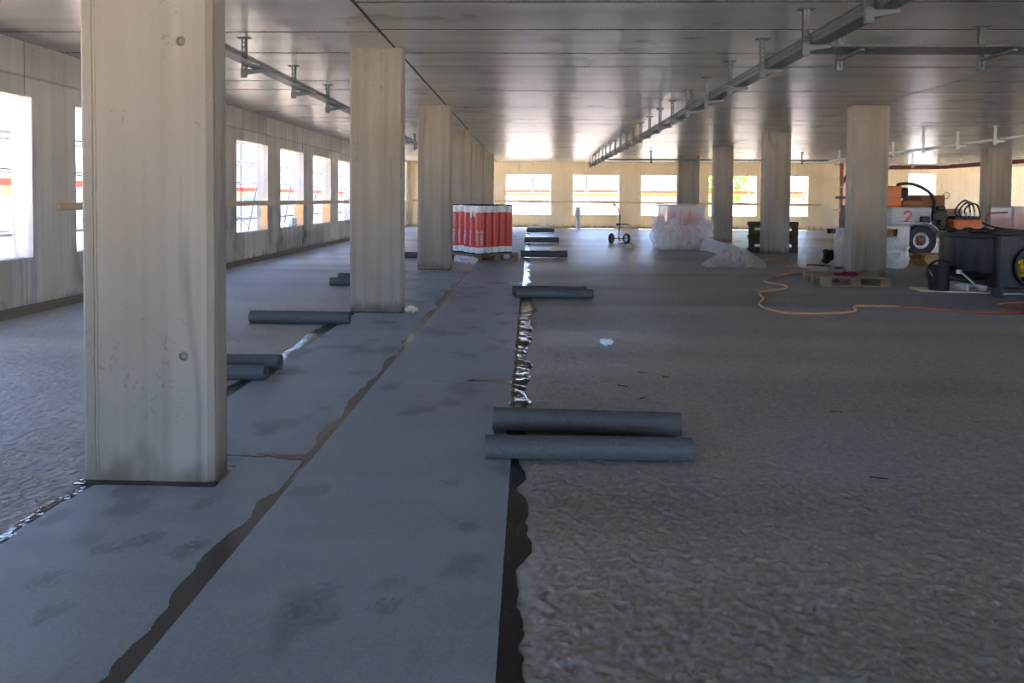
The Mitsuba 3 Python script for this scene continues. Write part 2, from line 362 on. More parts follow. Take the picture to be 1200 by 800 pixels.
def column(x0, x1, y0, y1, label, plugs=()):
    k = thing('concrete_column', label, 'column', 'concrete columns')
    c = 0.022
    poly = Polygon([(x0 + c, y0), (x1 - c, y0), (x1, y0 + c), (x1, y1 - c), (x1 - c, y1), (x0 + c, y1), (x0, y1 - c), (x0, y0 + c)])
    m = extr(poly, H + 0.003)
    hs = [cyl((px, y0 - .05, pz), (px, y0 + .012, pz), .021, 20) for px, pz in plugs]
    if plugs: hs += [bx(x0 + .062, x0 + .068, y0 - .05, y0 + .003, .05, H - .02), bx(x0 + .078, x0 + .081, y0 - .05, y0 + .002, .05, H - .02)]
    hs += [bx(x1 - .05, x1 + .1, y0 + .035, y0 + .040, .05, H - .02)] if y0 < 8 else []
    if hs:
        m = cut(m, hs)
    part(k, 'shaft', m, 'm_column')
    for px, pz in plugs:
        part(k, 'tie_hole_plug', moved(lathe([(0, .004), (.012, .004), (.0185, .0), (.0205, -.006), (.0205, -.012), (0, -.012)], 20), np.array([[1, 0, 0, px], [0, 0, -1, y0 + .006], [0, 1, 0, pz], [0, 0, 0, 1.0]])), 'm_plug', True)
    return k


RX0, RX1 = 5.70, 6.31
column(-2.028, -1.427, 2.865, 3.03, 'nearest and largest beige concrete column, with two round tie-hole plugs on its front', [(-1.56, 1.99), (-1.555, .58)])
column(-2.04, -1.44, 7.28, 7.46, 'second concrete column of the left row, right behind the nearest one')
column(-2.04, -1.44, 11.72, 12.0, 'third concrete column of the left row, in front of the pallet of red rolls')
column(-1.99, -1.41, 15.95, 16.2, 'fourth concrete column of the left row, above the left half of the red rolls')
column(-1.99, -1.42, 20.25, 20.5, 'fifth concrete column of the left row, narrow sliver above the red rolls')
column(-1.97, -1.376, 24.45, 24.7, 'last and farthest concrete column of the left row')
column(5.685, 6.32, 11.62, 11.88, 'concrete column of the right row beside the orange trailer, flat pallet at its foot')
column(5.72, 6.36, 16.02, 16.28, 'concrete column of the right row with the dark upright pallet behind it')
column(5.76, 6.36, 20.5, 20.76, 'concrete column of the right row before the window full of green leaves')
column(5.55, 6.345, 24.5, 24.8, 'broad grey concrete column behind the plastic wrapped rolls')
column(14.18, 14.98, 20.6, 20.9, 'concrete column at the far right behind the black kettle')
column(5.70, 6.31, 7.25, 7.5, 'concrete column of the right row just outside the right edge of the view')
column(5.70, 6.31, 2.9, 3.15, 'concrete column of the right row beside the viewpoint')

# ------------------------------------------------------------------ timber rails along the walls


def rail(p0, p1, h, t, label, group, m='m_timber'):
    d = np.array(p1, float) - np.array(p0, float); L = np.linalg.norm(d)
    b = bx(0, L, -t, 0, -h / 2, h / 2, .004)
    M = np.eye(4); x = d / L; y = np.cross([0, 0, 1.0], x); y /= np.linalg.norm(y); M[:3, 0] = x; M[:3, 1] = y; M[:3, 2] = np.cross(x, y); M[:3, 3] = p0
    return one('timber_rail', moved(b, M), m, label, 'guard rail', group=group)


G1 = 'timber guard rails nailed across the windows'
rail((XL + .03, 19.7, 1.175), (XL + .03, 11.0, 1.175), .095, .028, 'long pale timber guard rail nailed across four windows of the left wall', G1)
rail((XL + .03, 10.9, 1.17), (XL + .03, 7.46, 1.17), .095, .028, 'short timber guard rail whose cut end sticks out left of the nearest column', G1)
rail((XL + .03, 29.6, 1.18), (XL + .03, 19.8, 1.18), .095, .028, 'timber guard rail on the far stretch of the left wall', G1)
rail((-5.4, YF, 1.20), (4.3, YF, 1.17), .085, .028, 'timber guard rail across the left windows of the far wall', G1)
rail((4.35, YF, 1.165), (13.15, YF, 1.115), .085, .028, 'timber guard rail across the right windows of the far wall ending before the corner', G1)
for i, (a, b) in enumerate(wl[9:12]):  # orange bounce light from the scaffold deck, built as coloured panels on the jambs
    one('bounce_panel', bx(XL - .235 + (.09 if i == 0 else 0), XL - .005, b - .018, b - .002, WZ0 + .005, 1.12, .002), 'm_board_bounce',
        ['panel painted as orange bounce light, lower jamb of first window right of nearest column', 'panel painted as orange bounce light on the second window jamb beside the small grey box', 'panel painted as orange bounce light on the third window jamb of the left wall'][i], 'board', group='panels painted as orange bounce light on the window jambs')
k = thing('junction_box', 'small grey box standing on the sill of a left window', 'box')
part(k, 'case', bx(XL - .13, XL - .02, 15.1, 15.36, WZ0 + .001, WZ0 + .2, .012), 'm_greypanel'); part(k, 'lid', bx(XL - .02, XL - .012, 15.12, 15.34, WZ0 + .015, WZ0 + .185, .003), 'm_steel')
# a coil of cable hung on the recessed wall
k = thing('cable_coil', 'small orange ring of cable hanging on the cream wall behind the machines', 'cable')
part(k, 'coil', tube([(19.52 + .14 * math.cos(t) + 0, 30.97 - .01 * math.sin(3 * t), 1.60 + .16 * math.sin(t)) for t in np.linspace(0, 2 * math.pi * 2.02, 70)], .012, 6), 'm_hose_red', True)
part(k, 'hook', cyl((19.52, 31.0, 1.77), (19.52, 30.94, 1.775), .008, 8), 'm_steel')

# ------------------------------------------------------------------ cable trays


def slots_plate(L, w, rows, pitch, sl, sw, th):
    """A flat perforated strip: L along x, w along y (0..w), th thick."""
    p = sbox(0, 0, L, w)
    hs = []
    for r_ in range(rows):
        yc = w * (r_ + .5) / rows
        for i in range(int(L / pitch)):
            xc = (i + .5 + .5 * (r_ % 2)) * pitch
            if xc + sl / 2 < L - .004: hs.append(sbox(xc - sl / 2, yc - sw / 2, xc + sl / 2, yc + sw / 2))
    return extr(p.difference(unary_union(hs)) if hs else p, th)


def hanger_mesh(h):
    web = slots_plate(h, .052, 1, .05, .028, .016, .003)
    web.apply_transform(np.array([[0, 1, 0, -.026], [0, 0, 1, 0], [-1, 0, 0, 0], [0, 0, 0, 1.0]]))   # x across, z down
    f = [bx(-.026, -.0235, 0.003, .034, -h, 0), bx(.0235, .026, 0.003, .034, -h, 0)]
    return cat([web] + f)
def tray_mesh(L, w, h, rows, holes=True):
    if holes:
        bt = slots_plate(L, w, rows, .036, .024, .010, .0022)
        sd = slots_plate(L, h, 2, .036, .022, .010, .0022)
    else:
        bt = bx(0, L, 0, w, 0, .0022); sd = bx(0, L, 0, h, 0, .0022)
    s0 = moved(sd, np.array([[1, 0, 0, 0], [0, 0, 1, 0], [0, 1, 0, 0], [0, 0, 0, 1.0]])); s0.invert()
    s1 = moved(s0, np.array([[1, 0, 0, 0], [0, 1, 0, w - .0022], [0, 0, 1, 0], [0, 0, 0, 1.0]]))
    return cat([bt, s0, s1, bx(0, L, -.006, .002, h - .004, h, 0), bx(0, L, w - .002, w + .006, h - .004, h, 0)])


_tray, _hang = {}, {}
def cable_tray(label, p0, axis, L, w, h, z, hangs, arm, m='m_galv', mh='m_galv', seg=1.0, holes_to=12.0, rows=4, face=90, drop=.41, off=(0, 0)):
    """axis 'y' or 'x': the tray runs from p0 along +axis; hangs: hanger positions; arm: (start, end) across."""
    k = thing('cable_tray', label, 'cable tray')
    M0 = rotz(90) if axis == 'y' else np.eye(4)
    n = int(round(L / seg))
    for i in range(n):
        s = i * seg
        near = (p0[1] + s if axis == 'y' else p0[1]) < holes_to
        key = (round(w, 3), round(h, 3), rows, near, seg, m)
        if key not in _tray: _tray[key] = mikit.ply(tray_mesh(seg - .004, w, h, rows, near), m)
        M = rotz(90, p0[0] + w, p0[1] + s, z) if axis == 'y' else rotz(0, p0[0] + s, p0[1], z)
        share(k, 'tray_section', _tray[key], M)
    for hx, hy in hangs:
        key = (drop, mh)
        if key not in _hang:
            _hang[key] = (mikit.ply(hanger_mesh(drop), mh), mikit.ply(cat([bx(-.07, .07, -.03, .05, -.006, 0), cyl((-.05, .01, -.016), (-.05, .01, -.006), .009, 6), cyl((.05, .01, -.016), (.05, .01, -.006), .009, 6)]), mh))
        M = rotz(0, hx, hy, H)
        hk = share(k, 'hanger', _hang[key][0], M)
        share(hk, 'head_plate', _hang[key][1], M)
        part(hk, 'arm', arm(hx, hy), mh)
    return k


def arm_x(x1, z):     # a bracket arm reaching along x, tapering
    def f(hx, hy):
        p = Polygon([(hx + .02, z - .001), (x1, z - .001), (x1, z - .025), (hx + .02, z - .055)])
        m = extr(p, .032); m.apply_transform(np.array([[1, 0, 0, 0], [0, 0, -1, hy + .03], [0, 1, 0, 0], [0, 0, 0, 1.0]]))
        return cat([m, bx(hx - .03, hx + .03, hy - .006, hy, z - .09, z + .01)])
    return f
def arm_y(y0, y1, z):
    def f(hx, hy): return cat([bx(hx - .02, hx + .02, y0 + .05, y1, z - .024, z - .001, .003), bx(hx - .025, hx + .025, hy + .034, hy + .042, z - .07, z + .01)])
    return f


hy = [4.72, 5.78, 6.84, 7.93, 8.97, 10.03, 11.1, 12.15, 13.2, 14.25, 15.3, 16.35, 17.4, 18.5, 19.6, 20.7, 21.8, 22.9, 24.0, 25.1, 26.2]
hy = [3.66, 2.6, 1.5] + hy
cable_tray('long galvanised cable tray with many hangers running to the far wall right of the middle', (2.445, 1.0), 'y', 26, .15, .095, 2.668, [(2.405, y) for y in hy], arm_x(2.62, 2.667), rows=4)
lh = [1.1, 2.5, 3.95, 5.38, 6.815, 8.26, 9.65, 11.1, 12.5, 13.95, 15.5, 17, 18.5, 20, 21.5, 23, 24.5]
cable_tray('slim cable tray on three visible hangers left of the nearest column', (-2.945, 0.5), 'y', 25, .145, .05, 2.65, [(-3.035, y) for y in lh], arm_x(-2.80, 2.649), rows=3)
cable_tray('dark perforated cable tray crossing the ceiling at the upper right', (2.6, 5.87), 'x', 12, .32, .018, 2.672, [(x, 6.36) for x in (2.97, 4.31, 5.9, 7.5, 9.1, 10.7, 12.3, 13.9)], arm_y(5.88, 6.41, 2.671), rows=6, drop=.42)
cable_tray('thin cable tray running across the ceiling in front of the far wall', (2.7, 22.5), 'x', 7.5, .15, .05, 2.66, [(x, 22.72) for x in (4.2, 6.6, 9.4)], arm_y(22.49, 22.76, 2.659), seg=1.5, holes_to=0)
cable_tray('pale cable tray with hangers on the right running to the far corner', (10.28, 9.0), 'y', 14, .15, .05, 2.66, [(10.23, y) for y in (9.6, 10.9, 12.1, 13.4, 14.6, 15.85, 17.2, 18.6, 20.2, 21.8)], arm_x(10.44, 2.659), m='m_galv_light', mh='m_galv_light', holes_to=0)
cable_tray('short pale cable tray across the ceiling above the orange trailer', (12.2, 25.0), 'x', 6, .15, .05, 2.68, [(x, 25.22) for x in (13.7, 14.6, 15.6, 16.4, 17.4)], arm_y(24.99, 25.26, 2.679), m='m_galv_light', mh='m_galv_light', seg=2.0, holes_to=0)

# drain pipes
k = thing('drain_pipe', 'red-brown drain pipe standing in front of the far wall corner', 'pipe')
part(k, 'pipe', cyl((13.72, 29.0, .05), (13.72, 29.0, H), .075, 20), 'm_pipe', 40)
for z in (.4, 1.35, 2.28, 2.78): part(k, 'socket', cyl((13.72, 29.0, z), (13.72, 29.0, z + .11), .089, 20), 'm_pipe', 40)
part(k, 'branch', tube(spline([(13.74, 29.0, 2.08), (13.86, 29.0, 2.24), (13.9, 29.0, 2.38), (14.1, 29.0, 2.43), (14.9, 29, 2.45)]), .055, 14), 'm_pipe', 40)
for z in (.9, 1.9): part(k, 'clamp', cat([lathe([(.078, 0), (.086, 0), (.086, .04), (.078, .04)], 20).apply_translation((13.72, 29.0, z)), bx(13.71, 13.73, 29.07, 29.72, z + .01, z + .03)]), 'm_steel')
k = thing('ceiling_pipe', 'red-brown pipe hung under the ceiling at the far right', 'pipe')
part(k, 'pipe', tube(spline([(13.0, 25.4, 2.60), (14.5, 25.4, 2.61), (15.7, 25.2, 2.63), (16.6, 23.8, 2.70), (18.0, 21.6, 2.74), (20, 18.8, 2.78)]), .075, 14), 'm_pipe', 40)
for x, y, z in ((14.5, 25.4, 2.68), (16.6, 23.8, 2.77), (18.0, 21.6, 2.81)): part(k, 'clamp', cyl((x, y, z), (x, y, H), .01, 8), 'm_steel')

# ------------------------------------------------------------------ membrane sheets on the floor


def plate(poly, z0, th, edge=0.12, amp=0.0025, seed=0):
    """A thin sheet with an uneven top: boundary points and a lattice, triangulated, with a skirt down to z0."""
    from scipy.spatial import Delaunay
    import shapely
    poly = poly.buffer(0)
    if poly.geom_type != 'Polygon': poly = max(poly.geoms, key=lambda g: g.area)
    ring = np.vstack([np.array(r.segmentize(edge * .6).coords)[:-1] for r in [poly.exterior, *poly.interiors]])
    x0, y0, x1, y1 = poly.bounds
    gx, gy = np.meshgrid(np.arange(x0, x1, edge), np.arange(y0, y1, edge))
    rg = np.random.default_rng(seed); g = np.c_[gx.ravel(), gy.ravel()] + rg.uniform(-.2, .2, (gx.size, 2)) * edge
    g = g[shapely.contains_xy(poly.buffer(-edge * .25), g[:, 0], g[:, 1])]
    p = np.unique(np.round(np.vstack([ring, g]), 6), axis=0)
    t = Delaunay(p).simplices; c = p[t].mean(1); t = t[shapely.contains_xy(poly, c[:, 0], c[:, 1])]
    d = p[t]; ar = (d[:, 1, 0] - d[:, 0, 0]) * (d[:, 2, 1] - d[:, 0, 1]) - (d[:, 1, 1] - d[:, 0, 1]) * (d[:, 2, 0] - d[:, 0, 0])
    t = t[np.abs(ar) > 1e-9]; ar = ar[np.abs(ar) > 1e-9]; t = np.where((ar < 0)[:, None], t[:, ::-1], t)
    q = np.c_[p[:, 0] * 2.2, p[:, 1] * 3.1, 0 * p[:, 0]]
    dz = amp * meshkit.fbm(q * (1 if amp < .0045 else 6), 3, seed) + amp * 1.2 * np.maximum(0, meshkit.noise(q * 2.7, seed + 5) - .55)
    n = len(p); e = np.vstack([t[:, [0, 1]], t[:, [1, 2]], t[:, [2, 0]]])
    es = {(u, v) for u, v in e.tolist()}; bd = np.array([(u, v) for u, v in es if (v, u) not in es])
    bi = np.unique(bd); mp = np.zeros(n, int); mp[bi] = np.arange(len(bi)) + n
    top = np.c_[p, z0 + th + dz]; top[bi, 2] = z0 + th * .8
    bot = np.c_[p[bi], np.full(len(bi), z0)]
    sk = np.vstack([np.c_[bd[:, 1], bd[:, 0], mp[bd[:, 0]]], np.c_[bd[:, 1], mp[bd[:, 0]], mp[bd[:, 1]]]])
    return trimesh.Trimesh(np.vstack([top, bot]), np.vstack([t, sk]), process=False)


def wavy(a, b, n, amp, freq, seed):
    """Points from a to b, displaced sideways by noise."""
    a, b = np.array(a, float), np.array(b, float); t = np.linspace(0, 1, n)[:, None]; p = a + (b - a) * t
    d = (b - a) / np.linalg.norm(b - a); nrm = np.array([-d[1], d[0]]); L = np.linalg.norm(b - a)
    w = meshkit.fbm(np.c_[t[:, 0] * L * freq, 0 * t[:, 0], 0 * t[:, 0] + seed * 3.7], 5, seed) - .5
    w = np.clip(np.where(amp > .02, 2.3, 1.0) * w, -.8, .8)
    return p + nrm * (w * 2 * amp)[:, None]


def quad(xl0, xl1, xr0, xr1, y0, y1, seed, amp=.004, sawtop=.01):
    l = wavy((xl1, y1), (xl0, y0), 30, amp, 1.2, seed); r = wavy((xr0, y0), (xr1, y1), 30, amp, 1.0, seed + 1); t = wavy((xr1, y1), (xl1, y1), 24, sawtop, 3, seed + 2)
    return Polygon(np.vstack([l, r, t[1:-1]])).buffer(0)


GM = 'membrane sheets laid on the floor'
ms = [(-2.6, 4.53, 'nearest membrane sheet right of the dark lap, running up to the cross seam'),
      (4.54, 9.92, 'second membrane sheet of the middle strip, between the cross seam and the pair of rolls'),
      (9.93, 15.1, 'third membrane sheet of the middle strip, beside the pallet of red rolls'),
      (15.12, 20.5, 'fourth membrane sheet of the middle strip, far off beside the single dark roll'),
      (20.52, 26.0, 'farthest membrane sheet of the middle strip')]
for i, (a, b, l) in enumerate(ms):
    xl = lambda y: -1.065 + .01 * math.sin(y * 1.3)
    xr = lambda y: -.080 - .0025 * max(0, y - 3)
    one('membrane_sheet', plate(quad(xl(a), xl(b), xr(a), xr(b), a, b, 10 * i + 1), .0072 - .0004 * i, .004, .10 if i < 2 else .3, .004, i), 'm_sheet', l, 'membrane sheet', smooth=35, group=GM)
cols = unary_union([sbox(-2.10, 2.84, -1.405, 3.06), sbox(-2.10, 7.255, -1.425, 7.49), sbox(-2.1, 11.69, -1.42, 12.05)])
ls = [(-2.6, 3.17, 'left membrane sheet with footprints, in front of and around the nearest column'),
      (3.185, 8.16, 'left membrane sheet between the nearest and the second column'),
      (8.175, 11.48, 'left membrane sheet between the second and the third column')]
for i, (a, b, l) in enumerate(ls):
    q = quad(-1.965, -1.975, -1.095, -1.10, a, b, 70 + 10 * i, .006, .012).difference(cols)
    lob = Polygon(np.vstack([[(-1.0, b)], [(-1.0, a)], wavy((-1.085, a), (-1.085, b), 160, .018, 2.6, 31 + i)]))
    q = q.difference(lob.buffer(0))
    if q.geom_type != 'Polygon': q = max(q.geoms, key=lambda g: g.area)
    one('membrane_sheet', plate(q, .0009, .004, .10, .004, 20 + i), 'm_sheet', l, 'membrane sheet', smooth=35, group=GM)

GB = 'bitumen seams squeezed out along the sheets'
def lap(y0, y1, xl, xr, seed, label, m, z, th, amp, freq, left_straight=False, edge=.05, damp=.0015):
    n = int((y1 - y0) * 60)
    lft = wavy((xl, y1), (xl, y0), n, 0.002 if left_straight else amp, freq, seed); rgt = wavy((xr, y0), (xr, y1), n, amp if left_straight else .002, freq, seed + 3)
    return one('bitumen_seam', plate(Polygon(np.vstack([lft, rgt])).buffer(0).buffer(.002), z, th, edge, damp, seed), m, label, 'bitumen', smooth=40, group=GB)


lap(-2.5, 11.5, -1.138, -1.03, 3, 'dark lap of bitumen with a ragged edge between the left and middle membrane strips', 'm_lap', .0046, .0022, .042, 3.4, edge=.09, damp=.0008)
lap(0.2, 3.3, -.12, .018, 8, 'black bitumen strip with a lobed edge right of the nearest sheet before the rolls', 'm_bitumen', .0002, .0062, .07, 3.2, True, .03, .003)
lap(3.3, 8.6, -.13, .005, 9, 'crumpled glinting bitumen bead between the two nearest rolls and the next pair of rolls', 'm_bitumen', .0002, .006, .06, 2.6, True, .03, .022)
lap(8.6, 26.0, -.16, -.01, 12, 'glinting bitumen bead running past the far membrane rolls', 'm_bitumen', .0002, .006, .04, 4.5, True, .06, .0035)
lap(-1.5, 2.84, -2.02, -1.94, 14, 'shiny bitumen edge left of the sheet at the nearest column', 'm_bitumen', .0002, .0035, .045, 2.0, edge=.05, damp=.004)
lap(3.3, 7.2, -2.06, -1.945, 15, 'crumpled bitumen edge behind the pair of grey rolls at the left', 'm_bitumen', .0002, .0045, .05, 2.2, edge=.05, damp=.012)
for x0, x1, y, l in ((-1.04, -.1, 4.535, 'bitumen cross seam over the middle strip in front of the second sheet'), (-1.04, -.1, 9.925, 'thin cross seam over the middle strip just before the pair of dark rolls'),
                     (-1.42, -1.10, 3.178, 'cross seam right behind the nearest column'), (-1.60, -1.0, 8.168, 'cross seam right of the second column')):
    w = wavy((x0, y), (x1, y), 80, .03, 4, int(y * 7)); w2 = wavy((x1, y + .022), (x0, y + .022), 80, .035, 5, int(y * 9))
    one('cross_seam', plate(Polygon(np.vstack([w, w2])).buffer(.003), .0092 if x1 > -.5 else .004, .0035, .06, .003, 3), 'm_lap', l, 'bitumen', smooth=40, group='cross seams between membrane sheets')
for (x0, x1, y0, y1), l in (((-2.04, -1.40, 2.825, 2.872), 'black bitumen spill along the foot of the nearest column'), ((-2.04, -1.42, 7.235, 7.285), 'black bitumen line along the foot of the second column'), ((-2.02, -1.43, 11.68, 11.725), 'black bitumen line along the foot of the third column')):
    w = np.vstack([wavy((x0, y0), (x1, y0), 50, .015, 5, 4), wavy((x1, y1), (x0, y1), 20, .002, 3, 5)])
    one('bitumen_spill', plate(Polygon(w).buffer(0), .004, .006, .05, .004, 6), 'm_bitumen', l, 'bitumen', smooth=40)

# ------------------------------------------------------------------ membrane rolls


def spiral(r, th=.0045, rin=.018, gap=.0018):
    p = th + gap; turns = (r - th / 2 - rin) / p
    n = int(turns * 30); a = np.linspace(0, turns * 2 * math.pi, n); rc = rin + p * a / (2 * math.pi)
    ph = -math.pi / 2 - a[-1] - .35
    c, s = np.cos(a + ph), np.sin(a + ph)
    return Polygon(np.vstack([np.c_[(rc + th / 2) * c, (rc + th / 2) * s], np.c_[(rc - th / 2) * c, (rc - th / 2) * s][::-1]]))
_sp = {}
def roll_mesh(r, L):
    key = (round(r, 4), round(L, 3))
    if key not in _sp: _sp[key] = extr(spiral(r), L)
    return _sp[key]
def lying(r, L, x, y, rot=0, z=0.0, flip=False):
    m = roll_mesh(r, L).copy()
    s = -1 if flip else 1
    M = np.array([[0, 0, 1, 0], [s * 1.0, 0, 0, 0], [0, 1, 0, r], [0, 0, 0, 1.0]])
    if np.linalg.det(M[:3, :3]) < 0: m.apply_transform(M); m.invert(); M = np.eye(4)
    m.apply_transform(M)
    m.apply_transform(rotz(rot, x, y, z)); return m


GR = 'dark membrane rolls lying across the seam'
def pair(label, x, y0, y1, r0, r1, L, rot0=0, rot1=0, dx=0, z=.011, group=GR):
    """One sheet rolled in from both ends: two rolls and the flat sheet between them."""
    k = thing('membrane_roll', label, 'membrane roll', group)
    part(k, 'front_coil', lying(r0, L, x, y0 + r0, rot0, z), 'm_roll', 30)
    part(k, 'rear_coil', lying(r1, L, x + dx, y1 + r1, rot1, z, True), 'm_roll', 30)
    part(k, 'flat_sheet', bx(x + max(0, dx) + .004, x + L + min(0, dx) - .01, y0 + r0, y1 + r1, z - .001, z + .0032, .001), 'm_roll')
    return k
def single(label, x, y, r, L, rot=0, z=.011, group=GR, tail=0):
    k = thing('membrane_roll', label, 'membrane roll', group)
    part(k, 'coil', lying(r, L, x, y + r, rot, z), 'm_roll', 30)
    if tail: part(k, 'loose_end', bx(x + .0, x + L, y - tail, y + r, z, z + .004, .001), 'm_roll')
    return k


pair('nearest pair of dark grey membrane rolls, one sheet rolled in from both ends', -.212, 3.13, 3.50, .058, .066, 1.02, 0.4, -2.4, .02, .0125)
pair('pair of dark membrane rolls lying close together over the second cross seam', -.17, 8.36, 8.62, .062, .062, 1.0, 0.0, 1.0, -.06)
single('single dark membrane roll right of the pallet of red rolls, third from the front', -.19, 14.3, .075, 1.03)
single('dark membrane roll behind the third one, fourth from the front', -.15, 18.95, .085, 1.01)
single('small dark membrane roll near the far wall, fifth from the front', -.12, 24.8, .085, 1.06)
k = thing('membrane_roll', 'pale membrane roll farthest off, at the foot of the far wall', 'membrane roll', GR)
part(k, 'coil', lying(.05, 1.02, -.1, 28.6, 0, .001), 'm_steel', 30)
GL = 'grey membrane rolls left of the columns'
single('single grey membrane roll lying before the second column on the left', -2.87, 6.53, .066, 1.03, -1.0, .002, GL, .02)
pair('pair of light grey membrane rolls sticking out behind the nearest column', -2.88, 4.46, 4.72, .054, .060, 1.02, 0, 0, .0, .004, GL)
pair('pair of dark rolls half hidden behind the second column', -2.93, 9.4, 10.0, .062, .06, 1.02, 0, 0, -.06, .002, GL)
single('dark roll seen between the second and third columns', -2.75, 13.83, .07, 1.02, 0, .002, GL)
k = thing('membrane_roll', 'grey membrane roll standing upright before the far wall', 'membrane roll')
part(k, 'coil', moved(roll_mesh(.105, .95), rotz(20, 2.135, 28.65, .001)), 'm_steel', 30)
part(k, 'loose_flap', tube([(2.135, 28.62, .45), (2.10, 28.58, .7), (2.10, 28.57, .97)], [.10, .125, .12], 18), 'm_steel', 40)

# ------------------------------------------------------------------ pallets with standing red rolls


def pallet(label, M, Lx=1.2, Ly=.8, m='m_pallet', group=None, n_top=5):
    """Wooden pallet; Lx along local x, origin at a corner."""
    k = thing('pallet', label, 'pallet', group)
    bw = .1 if n_top > 4 else .145
    ys = np.linspace(0, Ly - bw, n_top)
    for y in ys: part(k, 'deck_board', moved(bx(0, Lx, y, y + bw, .122, .144, .002), M), m)
    for x in (0, Lx / 2 - .0725, Lx - .145): part(k, 'cross_board', moved(bx(x, x + .145, 0, Ly, .1, .122, .002), M), m)
    for x in (0, Lx / 2 - .0725, Lx - .145):
        for y in (0, Ly / 2 - .05, Ly - .1): part(k, 'block', moved(bx(x, x + .145, y, y + .1, .022, .1, .003), M), m)
    for y in (0, Ly / 2 - .05, Ly - .1): part(k, 'bottom_board', moved(bx(0, Lx, y, y + .1, 0, .022, .002), M), m)
    return k


RD = .094
_body = extr(spiral(RD - .003, .006, .03, .004), 1.02)
def sleeve(z0, z1, r=RD):
    return lathe([(r - .0025, z0), (r, z0), (r, z1), (r - .0025, z1), (r - .0025, z0)], 28)
E_body = mikit.ply(_body, 'm_roll_core', smooth=30)
E_red = mikit.ply(sleeve(.15, .86), 'm_red', smooth=40)
E_band0 = mikit.ply(sleeve(.035, .15, RD), 'm_white', smooth=40)
E_band1 = mikit.ply(sleeve(.86, 1.0, RD), 'm_white', smooth=40)
def lettering(txt, h, r):
    t = meshkit.text_mesh(txt, h, .0012)
    v, f = trimesh.remesh.subdivide_to_size(t.vertices, t.faces, .03, max_iter=6)
    v = v - [0, h / 2, 0]
    a = -v[:, 1] / r                                   # reading upwards, bent round the roll
    rr = r + v[:, 2] + .0004
    return trimesh.Trimesh(np.c_[rr * np.sin(a), -rr * np.cos(a), v[:, 0] + .19], f, process=False)
_lt = lettering('vedatop', .058, RD)
E_text = mikit.ply(_lt, 'm_white')
RED_L = {}
def standing_rolls(cx, cy, ang, n0, n1, sp, z0, group, lab):
    for i in range(n0):
        for j in range(n1):
            x, y = (i - (n0 - 1) / 2) * sp, (j - (n1 - 1) / 2) * sp
            c, s = math.cos(math.radians(ang)), math.sin(math.radians(ang))
            X, Y = cx + c * x - s * y, cy + s * x + c * y
            k = thing('membrane_roll', lab(i, j, n0, n1), 'membrane roll', group)
            W = rotz(R.uniform(0, 360), X, Y, z0)
            share(k, 'coil', E_body, W)
            sh = R.uniform(-.008, .008); W2 = rotz(0, X, Y, z0 + sh)
            rk = share(k, 'red_sleeve', E_red, W2, 'red printed paper sleeve')
            share(k, 'white_band', E_band0, W2); share(k, 'white_band', E_band1, W2)
            if i == 0 or j == 0:
                for da in ((-28, 26) if (i == 0 and j == 0) else (-55,)):
                    share(rk, 'lettering', E_text, rotz(da + (0 if i or j else 0), X, Y, z0 + sh), 'white lettering running up the sleeve')


EDGE = 'red and white wrapped membrane roll standing on the pallet left of the glinting seam'
def lab1(i, j, n0, n1):
    if i == 0 and j == 0: return 'front corner roll of the unwrapped pallet, red sleeve with white lettering, facing the viewer'
    if j == 0: return ['', 'first', 'second', 'third', 'fourth'][i] + ' red wrapped roll right of the front corner roll on the unwrapped pallet'
    if i == 0: return ['', 'first', 'second', 'third', 'fourth'][j] + ' red wrapped roll left of the front corner roll on the unwrapped pallet'
    return 'red wrapped roll standing inside the unwrapped stack behind its front rows'
A1 = 43
cx1, cy1 = -1.0, 13.75
pm = rotz(A1, cx1, cy1, .0135) @ rotz(0, -.56, -.5)
pallet('weathered pallet with scraps of film under the unwrapped red rolls', pm, 1.12, 1.0)
standing_rolls(cx1, cy1, A1, 5, 5, .19, .159, 'red rolls on the unwrapped pallet', lab1)
_tx, _ty = [cx1 + math.cos(math.radians(A1)) * (-2 * .19) - math.sin(math.radians(A1)) * (-.19), cy1 + math.sin(math.radians(A1)) * (-2 * .19) + math.cos(math.radians(A1)) * (-.19)]
part([k_ for k_ in labels if labels[k_].get('label', '').startswith('first red wrapped roll left of the front corner')][0], 'torn_label',
     extr(Polygon([(0, -.02), (.05, -.20), (.07, -.05), (.09, .17), (-.08, .17), (-.08, -.06)]), .002).apply_transform(np.array([[.97, 0, .24, _tx + .01], [-.24, 0, -.97, _ty - RD - .002], [0, 1, 0, .96], [0, 0, 0, 1.0]])), 'm_paper', False, 'torn white label')


def crumple(base, amp, freq, seed, ridge=True):
    m = base.copy(); v = np.array(m.vertices); n = np.array(m.vertex_normals)
    f = meshkit.fbm(v * freq, 4, seed)
    if ridge: f = 1 - np.abs(2 * f - 1) * 2
    v = v + n * (amp * (f - .4))[:, None]
    return trimesh.Trimesh(v, m.faces, process=False)


_b = bx(0, .62, 0, .12, 0, .10, .02); _b = trimesh.Trimesh(*trimesh.remesh.subdivide_to_size(_b.vertices, _b.faces, .02, max_iter=8), process=True)
one('film_scraps', crumple(_b, .045, 9, 3).apply_transform(rotz(133, -1.03, 12.87, .012)), 'm_film_thick', 'crumpled clear film hanging down over the left side of the unwrapped pallet', 'plastic film', smooth=True)


